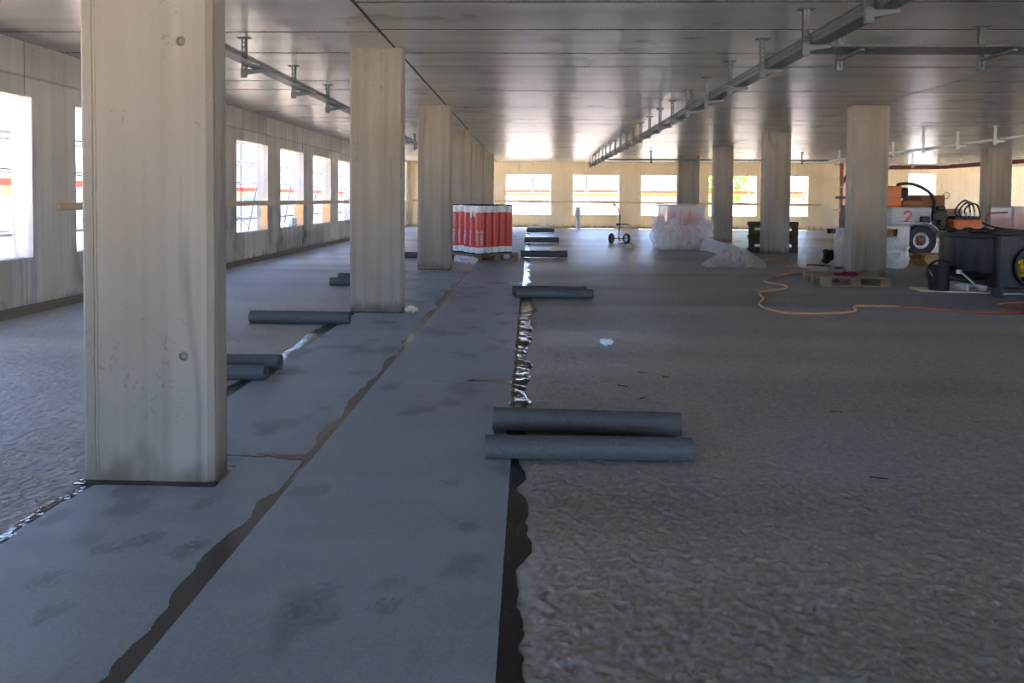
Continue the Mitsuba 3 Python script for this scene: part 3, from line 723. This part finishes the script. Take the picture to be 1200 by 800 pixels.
def lab2(i, j, n0, n1):
    if i == 0 and j == 0: return 'front corner roll under the clear film on the wrapped pallet'
    if j == 0: return ['', 'first', 'second', 'third', 'fourth'][i] + ' red roll right of the front corner under the clear film'
    if i == 0: return ['', 'first', 'second', 'third', 'fourth'][j] + ' red roll left of the front corner under the clear film'
    return 'red roll standing inside the film wrapped stack'
A2 = 8
cx2, cy2 = 4.02, 17.45
pallet('pallet under the film wrapped red rolls', rotz(A2, cx2, cy2) @ rotz(0, -.5, -.5), 1.0, 1.0)
standing_rolls(cx2, cy2, A2, 5, 5, .19, .1455, 'red rolls under the clear film', lab2)
# film hood: a slack box round the rolls
def hood():
    b = bx(-.52, .52, -.52, .52, 0.02, 1.2, .06)
    v, f = trimesh.remesh.subdivide_to_size(b.vertices, b.faces, .045, max_iter=12); m = trimesh.Trimesh(v, f, process=True)
    m = m.slice_plane((0, 0, .03), (0, 0, 1))
    v = np.array(m.vertices); nz = np.clip(np.abs(v[:, 2]), 0, 1.2)
    q = meshkit.fbm(np.c_[v[:, 0] * 9, v[:, 1] * 9, v[:, 2] * 2.2], 3, 4) - .5
    r = v[:, :2] / np.maximum(np.abs(v[:, :2]).max(1, keepdims=True), 1e-6)
    v[:, :2] += r * (q * .07)[:, None]
    return trimesh.Trimesh(v, m.faces, process=False)
k = thing('plastic_wrap', 'clear plastic film wrapped round the stack of red rolls, torn and slumped', 'plastic film')
part(k, 'hood', hood().apply_transform(rotz(A2, cx2, cy2)), 'm_film', True)
def skirt():
    """Slumped folds of film round the front and sides of the stack."""
    N, Mv = 200, 44
    th = np.linspace(math.radians(150), math.radians(390), N); u = np.linspace(0, 1, Mv)
    TH, U = np.meshgrid(th, u, indexing='ij')
    d = np.stack([np.cos(TH), np.sin(TH)], -1); d = d / np.maximum(np.abs(d).max(-1, keepdims=True), .78)
    top = .62 + .34 * meshkit.fbm(np.c_[th * 1.7, 0 * th, 0 * th + 3], 3, 2) - .10 * np.sin(th) * 0
    top = np.where((th > 4.45) & (th < 5.15), top * .82, top)
    Z = .01 + U * top[:, None]
    bul = .56 + .09 * np.sin(U * math.pi) + .10 * (meshkit.fbm(np.stack([TH * 5, Z * 5, 0 * Z], -1), 4, 8) - .5) * 2 + .05 * (1 - np.abs(2 * meshkit.fbm(np.stack([TH * 13, Z * 7, 0 * Z], -1), 3, 18) - 1) * 2)
    P = np.stack([d[..., 0] * bul, d[..., 1] * bul, Z], -1).reshape(-1, 3)
    i, j = np.meshgrid(np.arange(N - 1), np.arange(Mv - 1), indexing='ij'); a = (i * Mv + j).ravel()
    return trimesh.Trimesh(P, np.vstack([np.c_[a, a + Mv, a + Mv + 1], np.c_[a, a + Mv + 1, a + 1]]), process=False)
part(k, 'slumped_film', skirt().apply_transform(rotz(A2, cx2, cy2)), 'm_film_thick', True, 'milky slumped folds of film')


def trail():
    path = spline([(4.50, 16.85, 0), (4.70, 16.2, 0), (4.75, 15.2, 0), (4.40, 13.9, 0), (4.0, 12.75, 0), (3.9, 12.35, 0)], 20)
    N = len(path); u = np.linspace(0, 1, N); Mv = 56; v = np.linspace(-1, 1, Mv)
    t = np.gradient(path, axis=0); t /= np.linalg.norm(t, axis=1, keepdims=True); nr = np.c_[-t[:, 1], t[:, 0]]
    w = np.interp(u, [0, .15, .4, .7, .92, 1], [.12, .2, .40, .58, .60, .50])
    h = np.interp(u, [0, .12, .3, .6, .85, 1], [.34, .26, .21, .21, .17, .03])
    U, V = np.meshgrid(u, v, indexing='ij')
    xy = path[:, None, :2] + nr[:, None] * (w[:, None] * V)[..., None]
    cr = 1 - np.abs(2 * meshkit.fbm(np.stack([U * 5, V * 3.2 + U * 2, 0 * U], -1), 4, 6) - 1) * 2
    Z = h[:, None] * (1 - np.abs(V) ** 2.2) * (.62 + .40 * cr + .30 * np.sin(V * 9 + U * 3 + 3 * cr) * .25) + .012 + .02 * np.maximum(cr, 0)
    xy = xy + .05 * (np.stack([meshkit.fbm(np.stack([U * 7, V * 4, 0 * U], -1), 3, 1), meshkit.fbm(np.stack([U * 7, V * 4, 0 * U + 5], -1), 3, 2)], -1) - .5)
    P = np.concatenate([xy, Z[..., None]], -1).reshape(-1, 3)
    i, j = np.meshgrid(np.arange(N - 1), np.arange(Mv - 1), indexing='ij'); a = (i * Mv + j).ravel()
    return trimesh.Trimesh(P, np.vstack([np.c_[a, a + Mv, a + Mv + 1], np.c_[a, a + Mv + 1, a + 1]]), process=False)
part(k, 'trailing_film', trail(), 'm_film_thick', True, 'long train of milky film lying on the floor to the right')

# third stack at the right edge, far off
pallet('pallet under the pinkish wrapped rolls at the right edge', rotz(5, 13.72, 18.9), .8, .8)
standing_rolls(14.13, 19.3, 5, 4, 4, .19, .1455, 'pink film wrapped rolls at the right edge', lambda i, j, a, b: 'red and white roll in the film wrapped stack at the right edge')
b = bx(-.42, .42, -.42, .42, .02, 1.19, .05); one('plastic_wrap', b.apply_transform(rotz(5, 14.13, 19.3)), 'm_film', 'milky film round the rolls at the right edge before the far column', 'plastic film', smooth=20)

# upright dark pallet behind the right column, and the flat one before it
Mup = np.array([[1, 0, 0, 5.5], [0, 0, 1, 16.42], [0, 1, 0, .001], [0, 0, 0, 1.0]])
Mup = rotz(0) @ np.array([[1, 0, 0, 5.49], [0, 0, -1, 16.52], [0, 1, 0, .001], [0, 0, 0, 1.0]])
pallet('dark brown pallet standing on edge behind the right column', Mup, 1.22, .77, 'm_pallet_dark', n_top=4)
pallet('flat light wooden pallet on the floor before the right column', rotz(-3, 4.46, 9.98), 1.0, .8)
k = thing('glove', 'crumpled dark red glove lying on the flat pallet', 'glove')
gl = trimesh.creation.icosphere(3); gl.apply_scale((.11, .07, .028)); part(k, 'palm', crumple(gl, .03, 18, 2).apply_translation((4.98, 10.22, .165)), 'm_purple', True)
for q in range(4): part(k, 'finger', tube([(4.90, 10.2 + .03 * q, .165), (4.82, 10.18 + .035 * q, .16), (4.78, 10.17 + .04 * q, .153)], .012, 7), 'm_purple', True)

# ------------------------------------------------------------------ cylinder trolley
k = thing('sack_truck', 'steel torch trolley with two wheels and a bent handle, standing before the far wall', 'trolley')
tx, ty = 2.66, 19.3
part(k, 'post', tube(spline([(tx, ty, .06), (tx, ty, .5), (tx, ty, .88), (tx - .03, ty, .98), (tx - .17, ty, 1.17)]), .017, 10), 'm_black', 40)
part(k, 'grip', cyl((tx - .12, ty, 1.105), (tx - .19, ty, 1.19), .024, 10), 'm_rubber', 40)
part(k, 'bar', cat([bx(tx - .02, tx + .26, ty - .012, ty + .012, .56, .585), bx(tx - .09, tx, ty - .03, ty + .03, .53, .59, .006)]), 'm_black')
part(k, 'axle', cyl((tx - .24, ty, .15), (tx + .22, ty, .15), .014, 10), 'm_black')
for sx, mm, l in ((-.235, 'm_redband', 'red hub'), (.215, 'm_steel', 'grey hub')):
    M = np.array([[0, 0, 1, tx + sx], [1, 0, 0, ty], [0, 1, 0, .15], [0, 0, 0, 1.0]]); M = M @ rotz(0)
    M = rotz(-32 if sx < 0 else 28, tx + sx, ty, .15) @ np.array([[0, 0, 1, 0], [1, 0, 0, 0], [0, 1, 0, 0], [0, 0, 0, 1.0]])
    wk = part(k, 'wheel', moved(lathe([(.095, -.03), (.14, -.035), (.15, -.02), (.15, .02), (.14, .035), (.095, .03), (.095, -.03)], 28), M), 'm_rubber', 40)
    part(wk, 'hub', moved(lathe([(0, -.02), (.098, -.02), (.098, .02), (0, .02)], 28), M), mm, 40, l)
part(k, 'toe_plate', bx(tx - .05, tx + .36, ty - .2, ty + .02, .005, .014, .002), 'm_black')
def scrap(x, y, z, s, seed, name, label, m):
    b = trimesh.creation.icosphere(3); b.apply_scale(s); q = crumple(b, max(s) * .9, 1.4 / max(s), seed); v = np.array(q.vertices); v[:, 2] -= v[:, 2].min(); q = trimesh.Trimesh(v + [x, y, z], q.faces, process=False)
    return one(name, q, m, label, 'litter', smooth=True)
scrap(.69, 5.74, .008, (.045, .03, .012), 3, 'paper_scrap', 'small crumpled white paper on the dark floor beyond the nearest rolls', 'm_paper')
scrap(2.62, 17.0, .001, (.09, .06, .03), 5, 'paper_scrap', 'small pale scrap on the floor beside the torch trolley', 'm_cream')
scrap(-1.33, 7.25, .006, (.06, .03, .012), 8, 'paper_scrap', 'pale scrap at the right foot of the second column', 'm_cream')
for i, (x, y) in enumerate(((.98, 4.75), (.82, 4.85), (.72, 4.2), (1.85, 4.0), (1.6, 3.05), (.62, 4.5), (2.5, 3.2))):
    w = wavy((0, 0), (.05 + .03 * R.random(), .05 * R.uniform(-1, 1)), 8, .012, 20, i); p = [(x + a, y + b_, .010) for a, b_ in w]
    one('bitumen_crumb', tube(p, .0028, 6), 'm_bitumen', ['thin black crumb on the rough floor right of the middle', 'thin black crumb on the dusty left sheet'][x < -.1], 'litter', smooth=True, group='black crumbs on the floor' if x > -.1 else 'black crumbs on the left sheet')

# ------------------------------------------------------------------ orange boiler trailer
k = thing('boiler_trailer', 'orange and grey asphalt boiler trailer behind the right column', 'trailer')
yT = 16.25
part(k, 'chassis', cat([bx(7.75, 11.3, yT - .35, yT - .27, .46, .58, .01), bx(7.75, 11.3, yT + .8, yT + .88, .46, .58, .01)] + [bx(x, x + .08, yT - .3, yT + .85, .47, .57) for x in (7.8, 9.0, 10.2, 11.1)]), 'm_black')
part(k, 'side_panel', bx(8.75, 9.72, yT - .30, yT + .8, .69, 1.17, .02), 'm_greypanel', False, 'light grey side panel')
for x in (9.19, 9.48): part(k, 'panel_rib', bx(x, x + .015, yT - .315, yT - .30, .70, 1.16), 'm_steel')
tx2 = meshkit.text_mesh('2', .30, .004, True); tx2.apply_transform(np.array([[1, 0, 0, 9.0], [0, 0, -1, yT - .303], [0, 1, 0, .78], [0, 0, 0, 1.0]]))
part(k, 'lettering', tx2, 'm_redband', False, 'red painted figure')
part(k, 'engine_hood', bx(8.4, 9.02, yT - .28, yT + .7, 1.17, 1.68, .04), 'm_orange', False, 'bright orange hood')
part(k, 'hood_step', bx(9.02, 9.55, yT - .26, yT + .6, 1.17, 1.34, .03), 'm_rust', False, 'worn orange-brown cover')
part(k, 'tank_cover', bx(9.5, 10.1, yT - .2, yT + .6, 1.16, 1.46, .03), 'm_rust', False, 'worn orange-brown cover')
part(k, 'air_filter', lathe([(0, 0), (.13, 0), (.13, .22), (.09, .26), (0, .26)], 20).apply_translation((9.12, yT - .1, 1.38)), 'm_black', 40)
part(k, 'exhaust_hose', tube(spline([(8.95, yT - .15, 1.70), (9.2, yT - .2, 1.74), (9.5, yT - .25, 1.64), (9.72, yT - .28, 1.45), (9.78, yT - .3, 1.1), (9.8, yT - .25, .9)]), .038, 12), 'm_black', 40)
part(k, 'machinery', cat([bx(9.72, 10.12, yT - .25, yT + .6, .62, 1.12, .03), bx(9.42, 9.62, yT - .42, yT - .3, .78, .95, .02), cyl((9.8, yT - .36, .95), (9.8, yT - .24, .95), .09, 16), cyl((9.95, yT - .36, .8), (9.95, yT - .24, .8), .07, 16), bx(9.85, 10.05, yT - .3, yT, 1.1, 1.2, .02)]), 'm_tar')
part(k, 'pump_box', bx(10.0, 10.55, yT - .15, yT + .5, .92, 1.13, .02), 'm_hose_tan')
part(k, 'engine_box', bx(10.16, 10.82, yT - .45, yT + .6, .44, .88, .025), 'm_orange', False, 'orange engine box')
part(k, 'box_top', bx(10.2, 10.8, yT - .4, yT + .5, .88, .96, .01), 'm_black')
for dx, hh in ((0, .34), (.1, .3), (.22, .26)):
    part(k, 'hose', tube(spline([(10.35 + dx, yT - .3, .95), (10.37 + dx, yT - .3, 1.12 + hh * .4), (10.5 + dx, yT - .32, 1.0 + hh), (10.62 + dx, yT - .3, 1.1), (10.65 + dx, yT - .3, .93)]), .018, 8), 'm_black', 40)
for x in (10.4, 10.5, 10.6, 10.7): part(k, 'valve', cat([cyl((x, yT - .35, .95), (x, yT - .35, 1.06), .022, 10), cyl((x - .03, yT - .35, 1.02), (x + .03, yT - .35, 1.02), .012, 8)]), 'm_steel')
part(k, 'feed_hose', tube(spline([(10.75, yT - .35, .92), (11.0, yT - .4, .74), (11.4, yT - .5, .66), (11.9, yT - .5, .6)]), .022, 8), 'm_black', 40)
part(k, 'drawbar', tube([(10.95, yT - .3, .5), (11.05, yT - .3, 1.0), (11.1, yT - .3, 1.04), (11.5, yT - .3, 1.06)], .022, 10), 'm_pipe', 40, 'dark red bent handle bar')
# wheel and mudguard
Mw = np.array([[1, 0, 0, 9.36], [0, 0, -1, yT - .42], [0, 1, 0, .37], [0, 0, 0, 1.0]])
wk = part(k, 'wheel', moved(lathe([(.2, -.09), (.33, -.1), (.365, -.07), (.37, 0), (.365, .07), (.33, .1), (.2, .09), (.2, -.09)], 40), Mw), 'm_rubber', 40)
part(wk, 'rim', moved(lathe([(0, -.02), (.10, -.02), (.13, .05), (.19, .06), (.21, .085), (.21, -.08), (0, -.08)], 32), Mw), 'm_steel', 40, 'pale steel rim')
part(wk, 'hub', moved(cat([lathe([(0, 0), (.05, 0), (.05, .05), (0, .06)], 16)] + [bx(.03, .13, -.018, .018, .0, .058).apply_transform(rotz(a)) for a in range(0, 360, 60)]), Mw), 'm_rust')
arc = [(9.36 + .46 * math.cos(a), .37 + .44 * math.sin(a)) for a in np.linspace(math.radians(112), math.radians(8), 24)]
arc2 = [(9.36 + .445 * math.cos(a), .37 + .425 * math.sin(a)) for a in np.linspace(math.radians(8), math.radians(112), 24)]
mg = extr(Polygon([(8.75, .795)] + [(9.1, .81)] + arc + arc2 + [(9.1, .785), (8.75, .775)]).buffer(0), .26); mg.apply_transform(np.array([[1, 0, 0, 0], [0, 0, -1, yT - .3], [0, 1, 0, 0], [0, 0, 0, 1.0]]))
part(k, 'mudguard', mg, 'm_white', 40, 'white mudguard')
part(k, 'lamp', lathe([(0, 0), (.05, 0), (.045, .08), (0, .09)], 12).apply_translation((9.65, yT - .32, .72)), 'm_white')
# front rack, seen left of the column
part(k, 'rack', cat([bx(7.78, 7.86, yT - .3, yT - .22, .45, 1.42, .01), bx(8.1, 8.18, yT - .3, yT - .22, .45, 1.42, .01), bx(7.68, 8.2, yT - .32, yT + .3, 1.36, 1.42, .01), bx(7.8, 8.15, yT - .2, yT + .3, .5, 1.2, .03)]), 'm_black')
part(k, 'front_step', bx(7.62, 8.0, yT - .3, yT, .34, .50, .015), 'm_rust')
part(k, 'gas_cylinder', lathe([(0, 0), (.075, 0), (.08, .02), (.08, .5), (.05, .6), (.025, .62), (.025, .68), (0, .68)], 20).apply_translation((7.72, yT - .4, .5)), 'm_orange', 40, 'orange gas cylinder')

# planks, bags and boxes round the trailer
for i in range(12):
    lay, q = divmod(i, 3)
    one('timber_plank', bx(-.55 + R.uniform(-.08, .08), .62 + R.uniform(-.1, .1), -.25 + q * .19, -.10 + q * .19, 0, .055, .004).apply_transform(rotz(R.uniform(-1.2, 1.2), 8.55, 13.6, .001 + lay * .0565)), 'm_plank',
        ['bottom', 'second', 'third', 'top'][lay] + ' layer timber plank, ' + ['front', 'centre', 'rear'][q] + ' one of the stack before the trailer wheel', 'plank', group='stack of timber planks before the trailer wheel')
one('paper_roll', cyl((8.5, 13.42, .264), (8.78, 13.43, .264), .035, 14), 'm_paper', 'small white paper roll lying on the stack of planks', 'paper roll', smooth=40)
k = thing('cardboard_box', 'brown cardboard box behind the white bag right of the column', 'box')
part(k, 'body', bx(6.55, 7.35, 13.3, 13.8, .0, .72, .006), 'm_cardboard'); part(k, 'flap', bx(6.55, 7.35, 13.2, 13.3, .70, .708), 'm_cardboard')
def bag(cx, cy, sx, sy, sz, seed, amp=.10):
    b = trimesh.creation.icosphere(5); v = np.array(b.vertices); v = np.sign(v) * np.abs(v) ** .62
    v = v * [sx, sy, sz]; b = trimesh.Trimesh(v, b.faces, process=False); b = crumple(b, amp, 5.5, seed); v = np.array(b.vertices)
    v[:, 2] = np.maximum(v[:, 2] + sz, .004); return trimesh.Trimesh(v + [cx, cy, 0], b.faces, process=False)
one('plastic_bag', bag(6.98, 12.85, .36, .17, .27, 3), 'm_film_thick', 'big crumpled white plastic bag leaning right of the column', 'plastic bag', smooth=True)
k = thing('plastic_sheet', 'silvery sheet of plastic standing beside the trailer wheel', 'plastic film')
sh = bx(7.20, 7.42, 12.9, 12.93, .01, .80, .004); v, f = trimesh.remesh.subdivide_to_size(sh.vertices, sh.faces, .03, max_iter=10); sh = trimesh.Trimesh(v, f, process=True)
v = np.array(sh.vertices); v[:, 0] += .14 * (v[:, 2] - .45) * .6; v[:, 1] += .10 * (meshkit.fbm(np.c_[v[:, 0] * 9, v[:, 0] * 0, v[:, 2] * 2.5], 3, 3) - .5)
part(k, 'sheet', trimesh.Trimesh(v, sh.faces, process=False), 'm_film_thick', True)
part(k, 'frame', tube([(7.18, 12.95, .42), (7.42, 12.95, .78), (7.40, 12.96, .84)], .018, 8), 'm_steel', 40)
def drape():
    N = 60; u = np.linspace(0, 1, N); U, V = np.meshgrid(u, u, indexing='ij')
    xr = np.interp(V, [0, .2, .5, 1], [6.55, 6.55, 6.5, 6.45]); xl = np.interp(V, [0, .12, .35, .7, 1], [5.88, 6.02, 6.14, 6.22, 6.27])
    X = xl + (xr - xl) * U; Z = .01 + .74 * V; Y = 13.3 - .35 * (1 - V) ** 2 + .12 * V
    c = 1 - np.abs(2 * meshkit.fbm(np.stack([X * 7, Z * 3.0, 0 * X], -1), 4, 5) - 1) * 2
    P = np.stack([X, Y + .09 * c, np.maximum(Z + .03 * c, .005)], -1).reshape(-1, 3)
    i, j = np.meshgrid(np.arange(N - 1), np.arange(N - 1), indexing='ij'); a = (i * N + j).ravel()
    return trimesh.Trimesh(P, np.vstack([np.c_[a, a + N, a + N + 1], np.c_[a, a + N + 1, a + 1]]), process=False)
one('plastic_sheet', drape(), 'm_film_thick', 'torn white plastic sheet slumped left of the column before the trailer', 'plastic film', smooth=True)
b = trimesh.creation.icosphere(4); b.apply_scale((.085, .08, .11)); one('rubbish_bag', crumple(b, .12, 8, 9).apply_translation((6.26, 13.75, .13)), 'm_black', 'black crumpled bundle on the floor behind the white plastic left of the column', 'bag', smooth=True)
one('wood_offcut', bx(-.09, .09, -.03, .03, 0, .03, .003).apply_transform(rotz(35, 5.95, 12.62, .0)), 'm_black', 'short dark offcut on the white plastic left of the column', 'offcut')

# ------------------------------------------------------------------ bitumen kettle, bucket, lance
k = thing('bitumen_kettle', 'black tar-stained bitumen kettle on legs at the right edge', 'kettle')
kx, ky = 6.70, 9.62
part(k, 'drum', lathe([(0, .24), (.25, .17), (.45, .20), (.60, .30), (.62, .34), (.62, .80), (.60, .80), (.60, .34), (0, .28)], 48).apply_translation((kx, ky, 0)), 'm_tar', 35)
part(k, 'rim', lathe([(.60, .79), (.64, .79), (.65, .82), (.64, .86), (.60, .86), (.60, .79)], 48).apply_translation((kx, ky, 0)), 'm_black', 35)
part(k, 'lid', lathe([(0, .885), (.3, .88), (.61, .862), (.61, .85), (0, .85)], 40).apply_translation((kx, ky, 0)), 'm_tar', 35)
part(k, 'firebox', cut(bx(6.38, 7.7, 8.98, 10.1, .12, .86, .02), [cyl((6.86, 8.9, .43), (6.86, 9.32, .43), .27, 36)]), 'm_tar')
part(k, 'burner_ring', moved(lathe([(.262, -.03), (.29, -.03), (.29, .03), (.262, .03), (.262, -.03)], 40), np.array([[1, 0, 0, 6.86], [0, 0, -1, 8.97], [0, 1, 0, .43], [0, 0, 0, 1.0]])), 'm_black', 35)
part(k, 'top_plate', cat([bx(6.4, 6.8, 8.95, 10.1, .86, .885, .004), bx(6.84, 7.72, 8.95, 10.1, .86, .89, .004)]), 'm_black')
for x, y in ((6.43, 9.0), (6.43, 10.05), (7.6, 9.0), (7.6, 10.05)): part(k, 'leg', cat([bx(x - .022, x + .022, y - .022, y + .022, .0, .3, .004)]), 'm_black')
part(k, 'axle_bar', cat([bx(6.05, 7.6, 9.35, 9.39, .10, .14, .004), bx(6.1, 6.14, 9.2, 9.6, .06, .16, .004)]), 'm_steel')
Mq = np.array([[1, 0, 0, 6.36], [0, 0, -1, 8.97], [0, 1, 0, .075], [0, 0, 0, 1.0]])
part(k, 'castor', moved(lathe([(0, -.02), (.06, -.02), (.072, -.012), (.072, .012), (.06, .02), (0, .02)], 24), Mq), 'm_rubber', 40)
part(k, 'handle', tube(spline([(6.05, 9.1, .3), (5.93, 9.05, .5), (5.97, 9.1, .6)]), .01, 8), 'm_black', 40)
for i in range(7):
    a = R.uniform(0, 6.28); part(k, 'tar_lump', crumple(trimesh.creation.icosphere(2).apply_scale((.07, .05, .02)), .03, 20, i).apply_translation((6.55 + .35 * math.cos(a), 9.6 + .3 * math.sin(a), .892)), 'm_tar', True)
g = trimesh.creation.icosphere(4); g.apply_scale((.11, .07, .14)); one('yellow_cloth', crumple(g, .09, 9, 6).apply_translation((6.74, 9.03, .42)), 'm_yellow', 'crumpled yellow cloth stuck in the round opening of the kettle', 'cloth', smooth=True)
k = thing('bucket', 'black tar bucket on a pale board left of the kettle', 'bucket')
bxx, byy, bz = 5.94, 9.55, .022
part(k, 'pail', lathe([(0, 0), (.125, 0), (.14, .34), (.146, .345), (.146, .36), (.136, .36), (.121, .012), (0, .012)], 36).apply_translation((bxx, byy, bz)), 'm_tar', 35)
part(k, 'bail', tube([(bxx + .145 * math.cos(a), byy - .10 * abs(math.sin(a)), bz + .30 - .16 * math.sin(a)) for a in np.linspace(0, math.pi, 16)], .005, 6), 'm_steel', 40)
part(k, 'filling', lathe([(0, .30), (.134, .30), (.134, .29), (0, .29)], 30).apply_translation((bxx, byy, bz)), 'm_bitumen', 40)
k = thing('gas_hose', 'black hose looping from the bucket up to the kettle', 'hose')
part(k, 'hose', tube(spline([(5.82, 9.42, .12), (5.70, 9.42, .22), (5.72, 9.44, .36), (5.86, 9.46, .455), (6.02, 9.42, .43), (6.12, 9.36, .33), (6.22, 9.25, .2), (6.35, 9.2, .08)]), .014, 8), 'm_black', 40)
k = thing('burner_lance', 'steel gas burner lance leaning at the bucket', 'torch')
part(k, 'tube', cyl((6.10, 9.36, .33), (6.30, 9.16, .06), .013, 10), 'm_steel', 40); part(k, 'bell', moved(lathe([(.02, 0), (.05, .12), (.047, .12), (.017, 0), (.02, 0)], 20), trimesh.geometry.align_vectors([0, 0, 1], [.5, -.5, -.25]) @ np.eye(4)).apply_translation((6.24, 9.2, .14)), 'm_steel', 40)
part(k, 'valve', bx(6.08, 6.14, 9.34, 9.4, .28, .34, .008), 'm_white')
one('wooden_board', bx(0, 1.0, 0, .42, 0, .02, .003).apply_transform(rotz(-8, 5.66, 9.5, .001)), 'm_cream', 'pale thin board under the black bucket', 'board')
one('floor_scrap', bx(0, .5, 0, .12, 0, .012, .002).apply_transform(rotz(4, 6.55, 9.28, .001)), 'm_white', 'white strip on the floor under the kettle', 'litter')

# hoses on the floor
hp = [(6.6, 7.66), (5.76, 7.68), (5.09, 7.70), (4.58, 8.0), (4.2, 8.05), (3.99, 8.03), (3.90, 7.82), (3.59, 7.54), (3.21, 7.46), (2.94, 7.50), (2.83, 7.77), (2.90, 8.22), (3.10, 8.65), (3.27, 9.21), (3.50, 9.38), (3.75, 9.59), (3.87, 10.0), (3.74, 10.35), (3.92, 10.75), (4.27, 11.21), (4.7, 11.6), (5.1, 11.94), (5.28, 12.35), (5.09, 12.75), (5.3, 13.3), (5.5, 13.9), (5.40, 14.25), (5.1, 14.3)]
k = thing('gas_hose', 'long orange-brown hose winding over the floor from the right edge to the pallet', 'hose')
sp_ = spline([(x, y, .016) for x, y in hp], 7); cutn = 7 * 5
part(k, 'hose', tube(sp_[cutn - 1:], .015, 8), 'm_hose_tan', 40); part(k, 'hose_end', tube(sp_[:cutn], .015, 8), 'm_hose_red', 40, 'red length of the hose')
one('gas_hose', tube(spline([(7.2, 8.0, .014), (6.5, 8.06, .014), (6.04, 8.1, .014), (5.88, 8.24, .014), (6.02, 8.38, .014), (6.6, 8.4, .014)]), .014, 8), 'm_hose_red', 'short red hose loop on the floor under the kettle', 'hose', smooth=40)
k = thing('gas_hose', 'thin dark hose end lying before the white plastic', 'hose')
part(k, 'hose', tube(spline([(5.55, 13.1, .012), (5.75, 13.25, .012), (5.95, 13.05, .012), (6.05, 13.15, .012)]), .012, 6), 'm_black', 40)

# ------------------------------------------------------------------ outside: scaffolds, trees, house
k = thing('scaffold', 'steel scaffold with red and white guard boards outside the left windows', 'scaffold')
ysd = np.arange(3.1, 31, 2.07)
for y in ysd:
    for x in (-6.25, -7.0): part(k, 'standard', cyl((x, y, -.32), (x, y, 5.0), .024, 10), 'm_tube', 40)
    for z in (.02, 2.02): part(k, 'transom', cyl((-7.0, y, z), (-6.25, y, z), .02, 8), 'm_tube', 40)
for x in (-6.25, -7.0):
    for z in (-.1, .82, 1.62, 2.06): part(k, 'ledger', cyl((x, 2.5, z), (x, 30.2, z), .019, 8), 'm_tube', 40)
for i, y in enumerate(ysd[:-1]):
    part(k, 'brace', cyl((-7.03, y, -.2 if i % 2 else .8), (-7.03, y + 2.07, .8 if i % 2 else -.2), .02, 8), 'm_tube', 40)
    part(k, 'brace', cyl((-6.22, y + .3, -.3), (-6.22, y + 1.2, 1.6), .018, 8), 'm_tube', 40)
    part(k, 'guard_board', bx(-6.98, -6.95, y + .03, y + 2.04, 1.43, 1.53, .003), 'm_redband', False, 'red guard board')
    part(k, 'guard_board', bx(-6.98, -6.95, y + .03, y + 1.1, 1.31, 1.425, .003), 'm_cream', False, 'yellowish guard board')
    part(k, 'guard_board', bx(-6.98, -6.95, y + 1.12, y + 2.04, 1.31, 1.425, .003), 'm_board_bounce', False, 'orange guard board')
    part(k, 'deck', bx(-6.95, -6.3, y + .03, y + 2.04, .04, .09, .004), 'm_timber')
k = thing('scaffold', 'scaffold with orange guard boards outside the windows of the far wall', 'scaffold')
for x in np.arange(-5, 15, 2.57): part(k, 'standard', cyl((x, 31.2, -.32), (x, 31.2, 5), .024, 10), 'm_tube', 40)
for i, x in enumerate(np.arange(-5, 13, 2.57)):
    part(k, 'guard_board', bx(x + .03, x + 2.5, 31.15, 31.18, 1.62, 1.74, .003), 'm_pale_red', False, 'red guard board'); part(k, 'guard_board', bx(x + .03, x + 2.5, 31.15, 31.18, 1.47, 1.60, .003), 'm_pale_orange', False, 'orange guard board')


def tree(x, y, h, r, seed, label):
    rg = np.random.default_rng(seed)
    k = thing('tree', label, 'tree')
    part(k, 'trunk', tube(spline([(x, y, -.35), (x + .1, y, h * .3), (x - .1, y + .1, h * .6)]), [.16 - .006 * i for i in range(13)], 10), 'm_bark', 40)
    n = 2600
    d = rg.normal(size=(n, 3)); d /= np.linalg.norm(d, axis=1, keepdims=True); rad = rg.random(n) ** .4
    lump = .7 + .5 * meshkit.noise(d * 2.5 + seed, seed)
    c = d * (rad * lump)[:, None] * [r, r, h * .45] + [x, y, h * .55]
    a = rg.normal(size=(n, 3)); a /= np.linalg.norm(a, axis=1, keepdims=True); b_ = np.cross(a, rg.normal(size=(n, 3))); b_ /= np.linalg.norm(b_, axis=1, keepdims=True)
    s = rg.uniform(.08, .15, (n, 1)); v = np.stack([c - a * s, c + b_ * s * .5, c + a * s, c - b_ * s * .5], 1).reshape(-1, 3)
    i = np.arange(n)[:, None] * 4
    part(k, 'foliage', trimesh.Trimesh(v, np.vstack([i + [0, 1, 2], i + [0, 2, 3]]), process=False), 'm_leaf', False, kind='stuff')
tree(10.7, 36.5, 4.6, 1.9, 3, 'bright green leafy tree filling the window between the right columns')

k = thing('apartment_house', 'pale plastered house beyond the scaffold seen through a left window', 'house')
part(k, 'walls', bx(-27, -14.2, 48, 60, -.35, 5.2), 'm_facade'); part(k, 'roof', bx(-27.4, -13.8, 47.6, 60.4, 5.2, 5.45, .05), 'm_roof')
for y in (49.5, 53, 56.5):
    for z in (.5, 3.2):
        w = part(k, 'window', bx(-14.2, -14.12, y, y + 1.4, z, z + 1.4, .01), 'm_white'); part(w, 'pane', bx(-14.13, -14.10, y + .1, y + 1.3, z + .1, z + 1.3), 'm_facade_pane')
for x in (-25, -21.5, -18):
    w = part(k, 'window', bx(x, x + 1.4, 47.92, 48, .6, 2.0, .01), 'm_white'); part(w, 'pane', bx(x + .1, x + 1.3, 47.9, 47.93, .7, 1.9), 'm_facade_pane')
